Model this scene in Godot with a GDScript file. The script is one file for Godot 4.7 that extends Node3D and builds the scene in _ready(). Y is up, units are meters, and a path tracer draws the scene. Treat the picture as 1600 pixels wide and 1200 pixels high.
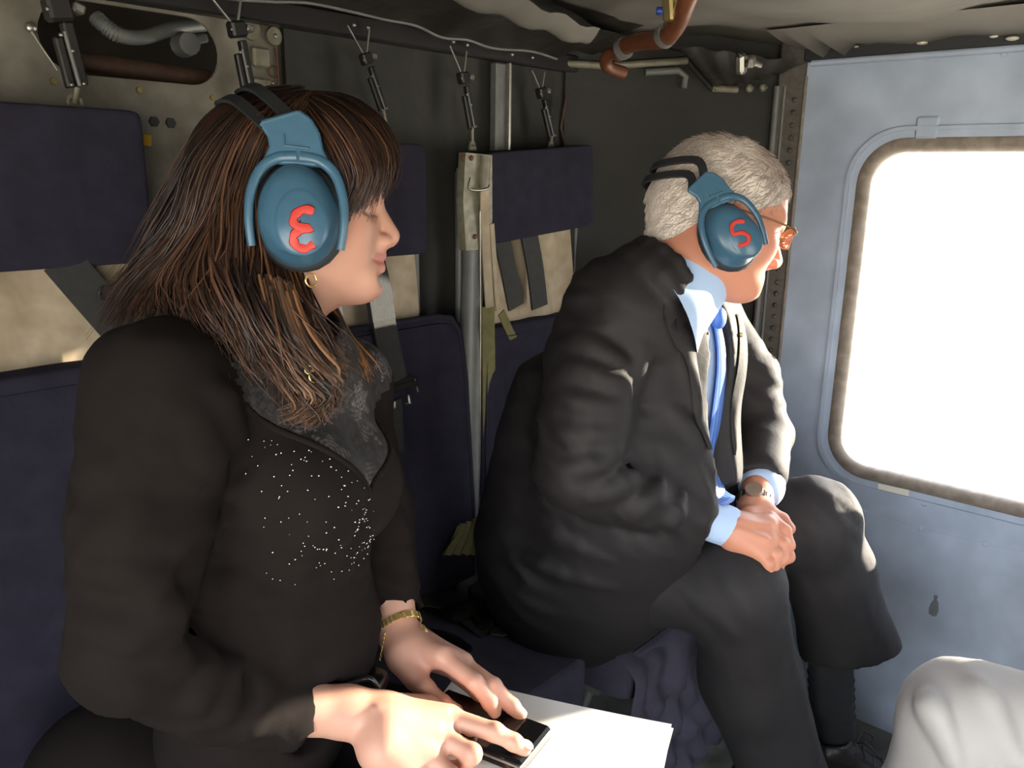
extends Node3D
# Helicopter cabin: two people in ear defenders look out of the bright side window.
# World axes: x runs along the rear bulkhead to the window wall, y is up, z runs from the bulkhead into the cabin; metres.

var M := {}
const LOOK_TO_SUN := Vector3(1.0, 0.2, 0.46)

func _ready() -> void:
	set_camera_and_light()
	make_materials()
	build_shell()
	build_ceiling_fittings()
	build_bulkhead_fittings()
	build_seats()
	build_woman()
	build_man()
	build_third_person()
	build_props()
	settle_bases()

func set_camera_and_light() -> void:
	var cam := Camera3D.new()
	cam.name = "camera"
	cam.fov = 49.55
	cam.near = 0.02
	cam.transform = Transform3D(Basis(Vector3(0.66810133, 0.01615221, 0.74389497), Vector3(0.17259284, 0.96913255, -0.17605058), Vector3(-0.72377644, 0.24601057, 0.64469099)), Vector3(-0.5316, 1.3, 1.2407))
	add_child(cam)
	cam.current = true
	var env := Environment.new()
	env.background_mode = Environment.BG_SKY
	var sky := Sky.new()
	var air := ProceduralSkyMaterial.new()
	air.sky_top_color = srgb(226, 234, 246)
	air.sky_horizon_color = srgb(250, 250, 248)
	air.ground_horizon_color = srgb(246, 242, 232)
	air.ground_bottom_color = srgb(224, 216, 200)
	air.sky_energy_multiplier = 1.0
	air.ground_energy_multiplier = 1.0
	air.energy_multiplier = 7.0
	sky.sky_material = air
	env.sky = sky
	env.tonemap_mode = Environment.TONE_MAPPER_LINEAR
	env.tonemap_exposure = 1.8
	env.sdfgi_enabled = true
	env.ssao_enabled = true
	env.ssil_enabled = true
	var we := WorldEnvironment.new()
	we.name = "world_environment"
	we.environment = env
	add_child(we)
	var sun := DirectionalLight3D.new()
	sun.name = "sun"
	sun.light_color = Color(1.0, 0.95, 0.86)
	sun.light_energy = 4.3
	sun.light_angular_distance = 0.6
	sun.shadow_enabled = true
	sun.sky_mode = DirectionalLight3D.SKY_MODE_LIGHT_ONLY
	add_child(sun)
	sun.look_at_from_position(LOOK_TO_SUN * 10.0, Vector3.ZERO, Vector3.UP)

func settle_bases() -> void:
	# put each thing's node at its base and shift its parts back
	for o in get_children():
		if o is Node3D and not (o is MeshInstance3D) and o.get_child_count() and o.has_meta("category"):
			var box := AABB()
			var first := true
			for p in o.get_children():
				if p is MeshInstance3D:
					var b: AABB = p.transform * p.get_aabb()
					box = b if first else box.merge(b)
					first = false
			var base := box.get_center()
			base.y = box.position.y
			o.position = base
			for p in o.get_children(): p.position -= base

func make_materials() -> void:
	var mott := tex(0.012, Color(0.86, 0.86, 0.86), Color(1, 1, 1), 3)
	var stain := tex(0.02, Color(0.72, 0.7, 0.66), Color(1, 1, 1), 8)
	var cloth := bump(0.06, 1.6, 5, 256, 5)
	var soft := bump(0.014, 3.0, 9, 256, 3)
	var skinb := bump(0.05, 1.0, 12, 256, 4)
	M.floor = mat(srgb(96, 98, 96), 0.8, 0.0, stain, 2.0)
	M.panel = mat(srgb(130, 126, 115), 0.55, 0.0, stain, 2.5, soft, 0.15)
	M.cavity = mat(srgb(46, 40, 32), 0.9)
	M.quilt = mat(srgb(48, 47, 42), 0.75, 0.0, mott, 3.0, soft, 0.9)
	M.liner = mat(srgb(112, 107, 98), 0.8, 0.0, mott, 1.5, soft, 0.35)
	M.dark_liner = mat(srgb(46, 42, 38), 0.45, 0.0, mott, 3.0, soft, 0.8)
	M.door = mat(srgb(180, 194, 213), 0.45, 0.0, mott, 1.7, soft, 0.12)
	M.seal = mat(srgb(150, 140, 130), 0.7, 0.0, stain, 5.0)
	M.stain = mat(srgb(120, 126, 130), 0.85, 0.0, mott, 20.0)
	M.brown_pipe = mat(srgb(74, 52, 38), 0.7, 0.0, stain, 9.0)
	M.grime = mat(srgb(96, 92, 86), 0.8, 0.0, stain, 9.0)
	M.steel = mat(srgb(176, 172, 162), 0.35, 0.85, mott, 8.0)
	M.black_metal = mat(srgb(44, 42, 42), 0.4, 0.3)
	M.stud = mat(srgb(216, 210, 190), 0.4, 0.2)
	M.brass = mat(srgb(196, 176, 120), 0.3, 0.9)
	M.bracket = mat(srgb(150, 146, 128), 0.5, 0.2, stain, 6.0)
	M.tube_grey = mat(srgb(118, 120, 116), 0.5, 0.2, mott, 6.0)
	M.navy = mat(srgb(48, 46, 58), 0.95, 0.0, mott, 5.0, cloth, 0.35)
	M.seat_cloth = mat(srgb(68, 66, 82), 0.95, 0.0, mott, 5.0, cloth, 0.35)
	M.beige = mat(srgb(184, 168, 144), 0.95, 0.0, tex(0.009, Color(0.8, 0.78, 0.74), Color(1, 1, 1), 33), 5.0, soft, 0.8)
	M.strap = mat(srgb(50, 50, 48), 0.85, 0.0, mott, 12.0, cloth, 0.5)
	M.pad = mat(srgb(44, 47, 50), 0.8, 0.0, mott, 12.0, cloth, 0.5)
	M.olive = mat(srgb(118, 112, 72), 0.95, 0.0, mott, 9.0, cloth, 0.5)
	M.copper = mat(srgb(122, 74, 50), 0.45, 0.15, stain, 9.0)
	M.yellow = mat(srgb(206, 160, 40), 0.7)
	M.blue_cap = mat(srgb(24, 58, 150), 0.4)
	M.white_print = mat(srgb(220, 218, 206), 0.7)
	M.skin = painted(0.5, skinb, 14.0, 0.25)
	M.skin.subsurf_scatter_enabled = true
	M.skin.subsurf_scatter_strength = 0.12
	M.top = mat(srgb(31, 26, 24), 0.95, 0.0, mott, 6.0, cloth, 0.25)
	M.suit = mat(srgb(31, 27, 28), 0.72, 0.0, mott, 5.0, cloth, 0.3)
	M.trousers = mat(srgb(35, 32, 34), 0.75, 0.0, mott, 5.0, cloth, 0.3)
	M.shirt = mat(srgb(176, 200, 232), 0.8, 0.0, null, 5.0, cloth, 0.2)
	for k in ["top", "navy"]: M[k].metallic_specular = 0.25
	M.tie = painted(0.5)
	M.hair = painted(0.42)
	M.grey_hair = painted(0.55)
	M.white_cloth = mat(srgb(170, 166, 162), 0.95, 0.0, null, 5.0, cloth, 0.3)
	M.sock = mat(srgb(40, 42, 46), 0.95, 0.0, mott, 12.0, cloth, 0.6)
	M.leather = mat(srgb(40, 36, 36), 0.35, 0.0, mott, 8.0)
	M.muff = mat(srgb(64, 102, 126), 0.3, 0.0, tex(0.03, Color(0.9, 0.9, 0.9), Color(1, 1, 1), 21), 9.0)
	M.cushion = mat(srgb(40, 44, 48), 0.6)
	M.rubber = mat(srgb(40, 42, 44), 0.6)
	M.red = mat(srgb(196, 52, 40), 0.5)
	M.paper = mat(srgb(240, 238, 232), 0.9)
	M.gold = mat(srgb(238, 208, 136), 0.22, 0.8)
	M.gem = mat(srgb(232, 232, 236), 0.12, 1.0)
	M.glossy = mat(srgb(24, 22, 22), 0.18)
	M.phone_glass = mat(srgb(16, 16, 18), 0.08)
	M.frame_gold = mat(srgb(150, 112, 76), 0.35, 0.7)
	M.glass = mat(Color(0.95, 0.97, 1.0, 0.08), 0.02)
	M.glass.transparency = BaseMaterial3D.TRANSPARENCY_ALPHA

# ---------------------------------------------------------------- helpers
class MB:
	var v := PackedVector3Array()
	var n := PackedVector3Array()
	var c := PackedColorArray()
	var uv := PackedVector2Array()
	var ix := PackedInt32Array()
	func vert(p: Vector3, nn: Vector3, col := Color.WHITE, t := Vector2.ZERO) -> int:
		v.append(p); n.append(nn); c.append(col); uv.append(t)
		return v.size() - 1
	func tri(a: int, b: int, d: int) -> void:
		var g := (v[b] - v[a]).cross(v[d] - v[a])
		if g.dot(n[a] + n[b] + n[d]) > 0.0:
			ix.append(a); ix.append(d); ix.append(b)
		else:
			ix.append(a); ix.append(b); ix.append(d)
	func face(pts: Array, out: Vector3, col := Color.WHITE) -> void:
		# flat convex polygon; the normal is turned to the side of out
		var g: Vector3 = (pts[1] - pts[0]).cross(pts[2] - pts[0])
		if pts.size() > 3 and g.length() < 1e-12:
			g = (pts[2] - pts[0]).cross(pts[3] - pts[0])
		g = g.normalized()
		if g.dot(out) < 0.0: g = -g
		var ids := []
		for p in pts: ids.append(vert(p, g, col))
		for i in range(1, pts.size() - 1): tri(ids[0], ids[i], ids[i + 1])
	func box(at: Vector3, size: Vector3, b := Basis.IDENTITY, bev := 0.004, col := Color.WHITE) -> void:
		var h := size * 0.5
		var e := minf(bev, minf(h.x, minf(h.y, h.z)) * 0.9)
		for ax in 3:
			for s in [-1.0, 1.0]:
				var q := []
				var a1 := (ax + 1) % 3
				var a2 := (ax + 2) % 3
				for w in [[-1, -1], [1, -1], [1, 1], [-1, 1]]:
					var p := Vector3.ZERO
					p[ax] = s * h[ax]; p[a1] = w[0] * (h[a1] - e); p[a2] = w[1] * (h[a2] - e)
					q.append(at + b * p)
				var o := Vector3.ZERO
				o[ax] = s
				face(q, b * o, col)
		if e <= 0.0: return
		for ax in 3:
			var a1 := (ax + 1) % 3
			var a2 := (ax + 2) % 3
			for s1 in [-1.0, 1.0]:
				for s2 in [-1.0, 1.0]:
					var q := []
					for w in [[-1, 0], [1, 0], [1, 1], [-1, 1]]:
						var p := Vector3.ZERO
						p[ax] = w[0] * (h[ax] - e)
						p[a1] = s1 * (h[a1] - (e if w[1] == 1 else 0.0))
						p[a2] = s2 * (h[a2] - (0.0 if w[1] == 1 else e))
						q.append(at + b * p)
					var o := Vector3.ZERO
					o[a1] = s1; o[a2] = s2
					face(q, b * o, col)
		for sx in [-1.0, 1.0]:
			for sy in [-1.0, 1.0]:
				for sz in [-1.0, 1.0]:
					var s := Vector3(sx, sy, sz)
					var q := []
					for ax in 3:
						var p := Vector3.ZERO
						for k in 3: p[k] = s[k] * (h[k] if k == ax else h[k] - e)
						q.append(at + b * p)
					face(q, b * s, col)
	# tube through pts; radii one per point; flat < 1 squeezes it along the vector up
	func tube(pts: Array, radii: Array, sides := 8, col := Color.WHITE, cap := true, flat := 1.0, up := Vector3.ZERO, cols := []) -> void:
		var m := pts.size()
		var side := Vector3.ZERO
		var first := v.size()
		for i in m:
			var d: Vector3 = (pts[mini(i + 1, m - 1)] - pts[maxi(i - 1, 0)])
			d = d.normalized()
			if i == 0:
				var r := up if up != Vector3.ZERO else (Vector3.UP if absf(d.y) < 0.9 else Vector3.RIGHT)
				side = r.cross(d).normalized()
			else:
				var r := up if up != Vector3.ZERO else d.cross(side)
				side = (side - d * side.dot(d)).normalized() if up == Vector3.ZERO else (r.cross(d)).normalized()
			var nrm := d.cross(side).normalized()
			var rr: float = radii[i] if i < radii.size() else radii[-1]
			var cc: Color = cols[i] if cols.size() > i else col
			for k in sides:
				var a := TAU * k / sides
				var q := side * cos(a) * rr + nrm * sin(a) * rr * flat
				var nn := (side * cos(a) + nrm * sin(a) / maxf(flat, 0.05)).normalized()
				vert(pts[i] + q, nn, cc)
		for i in m - 1:
			for k in sides:
				var a := first + i * sides + k
				var b := first + i * sides + (k + 1) % sides
				tri(a, b, b + sides); tri(a, b + sides, a + sides)
		if cap:
			for e in [0, m - 1]:
				var d: Vector3 = (pts[0] - pts[1]).normalized() if e == 0 else (pts[m - 1] - pts[m - 2]).normalized()
				var cc: Color = cols[e] if cols.size() > e else col
				var ctr := vert(pts[e], d, cc)
				var ring := []
				for k in sides: ring.append(vert(v[first + e * sides + k], d, cc))
				for k in sides: tri(ctr, ring[k], ring[(k + 1) % sides])
	# a strap: rectangle w by t swept through pts, width along the given vectors
	func strap(pts: Array, wide: Array, w: float, t: float, col := Color.WHITE) -> void:
		var m := pts.size()
		var rows := []
		for i in m:
			var d: Vector3 = (pts[mini(i + 1, m - 1)] - pts[maxi(i - 1, 0)]).normalized()
			var s: Vector3 = wide[mini(i, wide.size() - 1)]
			s = (s - d * s.dot(d)).normalized()
			rows.append([pts[i], s, d.cross(s).normalized()])
		for f in 4:
			var prev := []
			for i in m:
				var p: Vector3 = rows[i][0]
				var s: Vector3 = rows[i][1] * w * 0.5
				var u: Vector3 = rows[i][2] * t * 0.5
				var a: Vector3; var b: Vector3; var o: Vector3
				match f:
					0: a = p - s + u; b = p + s + u; o = u
					1: a = p + s - u; b = p - s - u; o = -u
					2: a = p + s + u; b = p + s - u; o = s
					_: a = p - s - u; b = p - s + u; o = -s
				var cur := [vert(a, o.normalized(), col), vert(b, o.normalized(), col)]
				if i > 0:
					tri(prev[0], prev[1], cur[1]); tri(prev[0], cur[1], cur[0])
				prev = cur
		for e in [0, m - 1]:
			var p: Vector3 = rows[e][0]
			var s: Vector3 = rows[e][1] * w * 0.5
			var u: Vector3 = rows[e][2] * t * 0.5
			face([p - s + u, p + s + u, p + s - u, p - s - u], (pts[0] - pts[1]) if e == 0 else (pts[m - 1] - pts[m - 2]), col)
	# smooth grid of rows of points (all rows as long)
	func grid(rows: Array, out: Vector3, col := Color.WHITE, closed := false) -> void:
		var h := rows.size()
		var w: int = rows[0].size()
		var first := v.size()
		for j in h:
			for i in w:
				var i0 := (i - 1 + w) % w if closed else maxi(i - 1, 0)
				var i1 := (i + 1) % w if closed else mini(i + 1, w - 1)
				var du: Vector3 = rows[j][i1] - rows[j][i0]
				var dv: Vector3 = rows[mini(j + 1, h - 1)][i] - rows[maxi(j - 1, 0)][i]
				var g := du.cross(dv).normalized()
				vert(rows[j][i], g, col)
		# turn normals towards out, or outward from the middle when out is zero
		var mid := Vector3.ZERO
		for k in range(first, v.size()): mid += v[k]
		mid /= float(v.size() - first)
		var s := 0.0
		for k in range(first, v.size()): s += n[k].dot(out if out != Vector3.ZERO else v[k] - mid)
		if s < 0.0:
			for k in range(first, v.size()): n[k] = -n[k]
		for j in h - 1:
			for i in (w if closed else w - 1):
				var a := first + j * w + i
				var b := first + j * w + (i + 1) % w
				tri(a, b, b + w); tri(a, b + w, a + w)
	# plate with an opening: outer and inner rings of as many points, thickness along back
	func ring_plate(outer: Array, inner: Array, back: Vector3, col := Color.WHITE) -> void:
		var m := outer.size()
		var f := -back.normalized()
		for i in m:
			var j := (i + 1) % m
			face([outer[i], outer[j], inner[j], inner[i]], f, col)
			face([outer[i] + back, outer[j] + back, inner[j] + back, inner[i] + back], -f, col)
			var mid: Vector3 = (inner[0] + inner[m / 2]) * 0.5
			face([inner[i], inner[j], inner[j] + back, inner[i] + back], mid - inner[i], col)
			face([outer[i], outer[j], outer[j] + back, outer[i] + back], outer[i] - mid, col)
	# polygon in a plane pushed out by depth
	func prism(poly: PackedVector2Array, o: Vector3, ex: Vector3, ey: Vector3, depth: Vector3, col := Color.WHITE) -> void:
		var t := Geometry2D.triangulate_polygon(poly)
		var dn := depth.normalized()
		for s in [0.0, 1.0]:
			var ids := []
			for p in poly: ids.append(vert(o + ex * p.x + ey * p.y + depth * s, dn * (1.0 if s > 0.5 else -1.0), col))
			for i in range(0, t.size(), 3): tri(ids[t[i]], ids[t[i + 1]], ids[t[i + 2]])
		var cw := Geometry2D.is_polygon_clockwise(poly)
		for i in poly.size():
			var p := poly[i]
			var q := poly[(i + 1) % poly.size()]
			var e := q - p
			var o2 := Vector2(e.y, -e.x) * (-1.0 if cw else 1.0)
			face([o + ex * p.x + ey * p.y, o + ex * q.x + ey * q.y, o + ex * q.x + ey * q.y + depth, o + ex * p.x + ey * p.y + depth], ex * o2.x + ey * o2.y, col)
	func ball(at: Vector3, r: Vector3, b := Basis.IDENTITY, col := Color.WHITE, nu := 12, nv := 8) -> void:
		var first := v.size()
		for j in nv + 1:
			var th := PI * j / nv
			for i in nu:
				var ph := TAU * i / nu
				var d := Vector3(sin(th) * cos(ph), cos(th), sin(th) * sin(ph))
				vert(at + b * (d * r), (b * (d / r)).normalized(), col)
		for j in nv:
			for i in nu:
				var a := first + j * nu + i
				var c2 := first + j * nu + (i + 1) % nu
				if j > 0: tri(a, c2, c2 + nu)
				if j < nv - 1: tri(a, c2 + nu, a + nu)
	func mesh() -> ArrayMesh:
		var a := []
		a.resize(Mesh.ARRAY_MAX)
		a[Mesh.ARRAY_VERTEX] = v; a[Mesh.ARRAY_NORMAL] = n; a[Mesh.ARRAY_COLOR] = c; a[Mesh.ARRAY_TEX_UV] = uv; a[Mesh.ARRAY_INDEX] = ix
		var m := ArrayMesh.new()
		if ix.size(): m.add_surface_from_arrays(Mesh.PRIMITIVE_TRIANGLES, a)
		return m

# a distance field on a grid, meshed as surface nets
class Field:
	var o: Vector3
	var h: float
	var nx: int
	var ny: int
	var nz: int
	var f := PackedFloat32Array()
	func _init(a: Vector3, b: Vector3, cell: float) -> void:
		o = a; h = cell
		nx = int((b.x - a.x) / h) + 2; ny = int((b.y - a.y) / h) + 2; nz = int((b.z - a.z) / h) + 2
		f.resize(nx * ny * nz); f.fill(10.0)
	func _lo(p: Vector3) -> Vector3i:
		var q := (p - o) / h
		return Vector3i(clampi(int(q.x), 0, nx), clampi(int(q.y), 0, ny), clampi(int(q.z), 0, nz))
	# tapered capsule; k smooths the join; sq is an axis along which it is squeezed to the share sf; cut takes it away
	func bone(a: Vector3, b: Vector3, ra: float, rb: float, k := 0.02, sq := Vector3.ZERO, sf := 1.0, cut := false) -> void:
		var pad := Vector3.ONE * (maxf(ra, rb) * maxf(1.0, sf) + k + 2.5 * h)
		var lo := _lo(a.min(b) - pad)
		var hi := _lo(a.max(b) + pad + Vector3.ONE * h)
		var ab := b - a
		var squeeze := sq != Vector3.ZERO
		var w := 1.0 / sf - 1.0
		if squeeze:
			sq = sq.normalized()
			ab += sq * (ab.dot(sq) * w)
		var inv := 1.0 / maxf(ab.length_squared(), 1e-12)
		var dr := rb - ra
		var k4 := 0.25 / maxf(k, 1e-6)
		var soft := minf(sf, 1.0)
		for z in range(lo.z, hi.z):
			for y in range(lo.y, hi.y):
				var at := (z * ny + y) * nx
				var p := Vector3(o.x + lo.x * h, o.y + y * h, o.z + z * h) - a
				for x in range(lo.x, hi.x):
					var q := p
					p.x += h
					if squeeze: q += sq * (q.dot(sq) * w)
					var t := clampf(q.dot(ab) * inv, 0.0, 1.0)
					var d := ((q - ab * t).length() - ra - dr * t) * soft
					var e := f[at + x]
					if cut:
						d = -d
						if d > e - k:
							var g := k - absf(e - d)
							f[at + x] = maxf(e, d) + (g * g * k4 if g > 0.0 else 0.0)
					elif d < e + k:
						var g := k - absf(e - d)
						f[at + x] = minf(e, d) - (g * g * k4 if g > 0.0 else 0.0)
	func chain(pts: Array, radii: Array, k := 0.02, sq := Vector3.ZERO, sf := 1.0) -> void:
		for i in pts.size() - 1: bone(pts[i], pts[i + 1], radii[i], radii[i + 1], k, sq, sf)
	# ellipsoid with axes in b
	func ell(at: Vector3, r: Vector3, b := Basis.IDENTITY, k := 0.02, cut := false) -> void:
		var m := maxf(r.x, maxf(r.y, r.z)) + k + 2.5 * h
		var lo := _lo(at - Vector3.ONE * m)
		var hi := _lo(at + Vector3.ONE * (m + h))
		var bt := b.transposed()
		var i1 := Vector3.ONE / r
		var i2 := i1 * i1
		var k4 := 0.25 / maxf(k, 1e-6)
		for z in range(lo.z, hi.z):
			for y in range(lo.y, hi.y):
				var row := (z * ny + y) * nx
				for x in range(lo.x, hi.x):
					var q := bt * (Vector3(o.x + x * h, o.y + y * h, o.z + z * h) - at)
					var k0 := (q * i1).length()
					var k1 := (q * i2).length()
					var d := k0 * (k0 - 1.0) / maxf(k1, 1e-6)
					var e := f[row + x]
					if cut:
						d = -d
						if d > e - k:
							var g := k - absf(e - d)
							f[row + x] = maxf(e, d) + (g * g * k4 if g > 0.0 else 0.0)
					elif d < e + k:
						var g := k - absf(e - d)
						f[row + x] = minf(e, d) - (g * g * k4 if g > 0.0 else 0.0)
	# cut away everything on the side the normal points to
	func plane(at: Vector3, nn: Vector3, k := 0.004) -> void:
		nn = nn.normalized()
		var k4 := 0.25 / maxf(k, 1e-6)
		for z in nz:
			for y in ny:
				var row := (z * ny + y) * nx
				var d := (Vector3(o.x, o.y + y * h, o.z + z * h) - at).dot(nn)
				for x in nx:
					var e := f[row + x]
					if e < 0.1 and d > e - k:
						var g := k - absf(e - d)
						f[row + x] = maxf(e, d) + (g * g * k4 if g > 0.0 else 0.0)
					d += nn.x * h
	# flat cut within reach of a point, on the side the normal points to
	func clip(at: Vector3, nn: Vector3, reach: float) -> void:
		nn = nn.normalized()
		var lo := _lo(at - Vector3.ONE * reach)
		var hi := _lo(at + Vector3.ONE * reach)
		for z in range(lo.z, hi.z):
			for y in range(lo.y, hi.y):
				var row := (z * ny + y) * nx
				for x in range(lo.x, hi.x):
					var p := Vector3(o.x + x * h, o.y + y * h, o.z + z * h) - at
					if p.length() < reach: f[row + x] = maxf(f[row + x], p.dot(nn))
	# a soft ridge laid on the surface near the line a-b
	func ridge(a: Vector3, b: Vector3, r: float, k := 0.016) -> void:
		var last := Vector3.ZERO
		for i in 6:
			var p := a.lerp(b, i / 5.0)
			for s in 6: p -= grad(p) * clampf(at(p), -0.02, 0.02)
			p -= grad(p) * r * 0.45
			var rr := r * (0.55 + 0.45 * sin(PI * i / 5.0))
			if i > 0: bone(last, p, rr, rr, k)
			last = p
	# cloth wrinkles near the line a-b: ridged noise that changes fast along the given way and slowly across it
	func wrinkle(a: Vector3, b: Vector3, r: float, amp: float, way: Vector3, fast: float, slow: float, nz: FastNoiseLite) -> void:
		var pad := Vector3.ONE * r
		var lo := _lo(a.min(b) - pad)
		var hi := _lo(a.max(b) + pad)
		var ab := b - a
		var inv := 1.0 / maxf(ab.length_squared(), 1e-12)
		way = way.normalized()
		for z in range(lo.z, hi.z):
			for y in range(lo.y, hi.y):
				var row := (z * ny + y) * nx
				for x in range(lo.x, hi.x):
					var e := f[row + x]
					if absf(e) > 0.03: continue
					var p := Vector3(o.x + x * h, o.y + y * h, o.z + z * h)
					var q := p - a
					var t := clampf(q.dot(ab) * inv, 0.0, 1.0)
					var d := (q - ab * t).length() / r
					if d >= 1.0: continue
					var along := p.dot(way)
					var rest := (p - way * along) * slow
					var v := 1.0 - 2.2 * absf(nz.get_noise_3d(rest.x + along * way.x * fast, rest.y + along * way.y * fast, rest.z + along * way.z * fast))
					f[row + x] = e - amp * maxf(v, -0.25) * (1.0 - d * d)
	func at(p: Vector3) -> float:
		var q := (p - o) / h
		var x := clampi(int(q.x), 0, nx - 2)
		var y := clampi(int(q.y), 0, ny - 2)
		var z := clampi(int(q.z), 0, nz - 2)
		var u := q.x - x
		var w := q.y - y
		var t := q.z - z
		var b := (z * ny + y) * nx + x
		var s := nx * ny
		var lo := lerpf(lerpf(f[b], f[b + 1], u), lerpf(f[b + nx], f[b + nx + 1], u), w)
		var hi := lerpf(lerpf(f[b + s], f[b + s + 1], u), lerpf(f[b + s + nx], f[b + s + nx + 1], u), w)
		return lerpf(lo, hi, t)
	func grad(p: Vector3) -> Vector3:
		var e := h * 0.75
		return Vector3(at(p + Vector3(e, 0, 0)) - at(p - Vector3(e, 0, 0)), at(p + Vector3(0, e, 0)) - at(p - Vector3(0, e, 0)), at(p + Vector3(0, 0, e)) - at(p - Vector3(0, 0, e))).normalized()
	# outs: builders; pick(p) says which one a face goes to; paint(p, normal) gives the colour
	func mesh(outs: Array, paint = null, pick = null) -> void:
		var vid := PackedInt32Array()
		vid.resize(f.size()); vid.fill(-1)
		var s := nx * ny
		var off := [0, 1, nx, nx + 1, s, s + 1, s + nx, s + nx + 1]
		var edges := [[0, 1], [2, 3], [4, 5], [6, 7], [0, 2], [1, 3], [4, 6], [5, 7], [0, 4], [1, 5], [2, 6], [3, 7]]
		var pos := PackedVector3Array()
		var nor := PackedVector3Array()
		var col := PackedColorArray()
		for z in nz - 1:
			for y in ny - 1:
				var row := (z * ny + y) * nx
				for x in nx - 1:
					var b := row + x
					var c0 := f[b]
					if absf(c0) > 2.0 * h and c0 != 10.0: continue
					var cnt := int(c0 < 0.0) + int(f[b + 1] < 0.0) + int(f[b + nx] < 0.0) + int(f[b + nx + 1] < 0.0) + int(f[b + s] < 0.0) + int(f[b + s + 1] < 0.0) + int(f[b + s + nx] < 0.0) + int(f[b + s + nx + 1] < 0.0)
					if cnt == 0 or cnt == 8: continue
					var sum := Vector3.ZERO
					var m := 0
					for e in edges:
						var fa := f[b + off[e[0]]]
						var fb := f[b + off[e[1]]]
						if (fa < 0.0) != (fb < 0.0):
							var t := fa / (fa - fb)
							var i0: int = e[0]
							var i1: int = e[1]
							var pa := Vector3(i0 & 1, (i0 >> 1) & 1, i0 >> 2)
							var pb := Vector3(i1 & 1, (i1 >> 1) & 1, i1 >> 2)
							sum += pa.lerp(pb, t)
							m += 1
					var p := o + (Vector3(x, y, z) + sum / m) * h
					vid[b] = pos.size()
					var g := grad(p)
					pos.append(p); nor.append(g)
					col.append(paint.call(p, g) if paint != null else Color.WHITE)
		var maps := []
		for mb in outs: maps.append({})
		var multi := outs.size() > 1
		var base := 0
		if not multi:
			base = outs[0].v.size()
			outs[0].v.append_array(pos); outs[0].n.append_array(nor); outs[0].c.append_array(col)
			outs[0].uv.resize(outs[0].v.size())
		for z in range(1, nz - 1):
			for y in range(1, ny - 1):
				var row := (z * ny + y) * nx
				for x in range(1, nx - 1):
					var b := row + x
					var c0 := f[b]
					if absf(c0) > 2.0 * h and c0 != 10.0: continue
					var neg := c0 < 0.0
					for ax in 3:
						var st: int = [1, nx, s][ax]
						if (f[b + st] < 0.0) == neg: continue
						var u: int = [nx, s, 1][ax]
						var w: int = [s, 1, nx][ax]
						var q := [vid[b - u - w], vid[b - w], vid[b], vid[b - u]]
						if q[0] < 0 or q[1] < 0 or q[2] < 0 or q[3] < 0: continue
						if multi:
							var k: int = pick.call((pos[q[0]] + pos[q[2]]) * 0.5)
							if k < 0: continue
							for i in 4:
								if not maps[k].has(q[i]): maps[k][q[i]] = outs[k].vert(pos[q[i]], nor[q[i]], col[q[i]])
								q[i] = maps[k][q[i]]
							outs[k].tri(q[0], q[1], q[2]); outs[k].tri(q[0], q[2], q[3])
						else:
							var mb: MB = outs[0]
							mb.tri(base + q[0], base + q[1], base + q[2]); mb.tri(base + q[0], base + q[2], base + q[3])

var taken := {}
func numbered(called: String) -> String:
	taken[called] = taken.get(called, -1) + 1
	return called if taken[called] == 0 else "%s_%03d" % [called, taken[called]]

func lin(r: float, g: float, b: float) -> Color:
	return Color(r / 255.0, g / 255.0, b / 255.0).srgb_to_linear()

func part(called: String, mb: MB, m: Material, parent: Node3D) -> MeshInstance3D:
	var o := MeshInstance3D.new()
	o.name = called
	o.mesh = mb.mesh()
	o.material_override = null
	if o.mesh.get_surface_count(): o.mesh.surface_set_material(0, m)
	parent.add_child(o, true)
	return o

# a thing with parts: world points are used for the parts, so the node stays at the origin
func thing(called: String, label: String, category: String, group := "") -> Node3D:
	var o := Node3D.new()
	o.name = numbered(called)
	add_child(o)
	o.set_meta("label", label); o.set_meta("category", category)
	if group != "": o.set_meta("group", group)
	return o

func single(called: String, mb: MB, m: Material, label: String, category: String, group := "") -> MeshInstance3D:
	var o := part(numbered(called), mb, m, self)
	o.set_meta("label", label); o.set_meta("category", category)
	if group != "": o.set_meta("group", group)
	return o

func struct(called: String, mb: MB, m: Material, label := "") -> MeshInstance3D:
	var o := part(called, mb, m, self)
	o.set_meta("kind", "structure")
	if label != "": o.set_meta("label", label)
	return o

func smooth(pts: Array, sub := 4) -> Array:
	# Catmull-Rom through the points
	var out := []
	var m := pts.size()
	for i in m - 1:
		var a: Vector3 = pts[maxi(i - 1, 0)]
		var b: Vector3 = pts[i]
		var c: Vector3 = pts[i + 1]
		var d: Vector3 = pts[mini(i + 2, m - 1)]
		for s in sub: out.append(b.cubic_interpolate(c, a, d, float(s) / sub))
	out.append(pts[m - 1])
	return out

func noise(freq: float, octaves := 4, sd := 1) -> FastNoiseLite:
	var nz := FastNoiseLite.new()
	nz.seed = sd; nz.frequency = freq; nz.fractal_octaves = octaves
	nz.noise_type = FastNoiseLite.TYPE_SIMPLEX_SMOOTH
	return nz

func tex(freq: float, dark: Color, light: Color, sd := 1, size := 256, octaves := 4) -> NoiseTexture2D:
	var t := NoiseTexture2D.new()
	t.width = size; t.height = size; t.seamless = true
	t.noise = noise(freq, octaves, sd)
	var g := Gradient.new()
	g.set_color(0, dark); g.set_color(1, light)
	t.color_ramp = g
	return t

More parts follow.
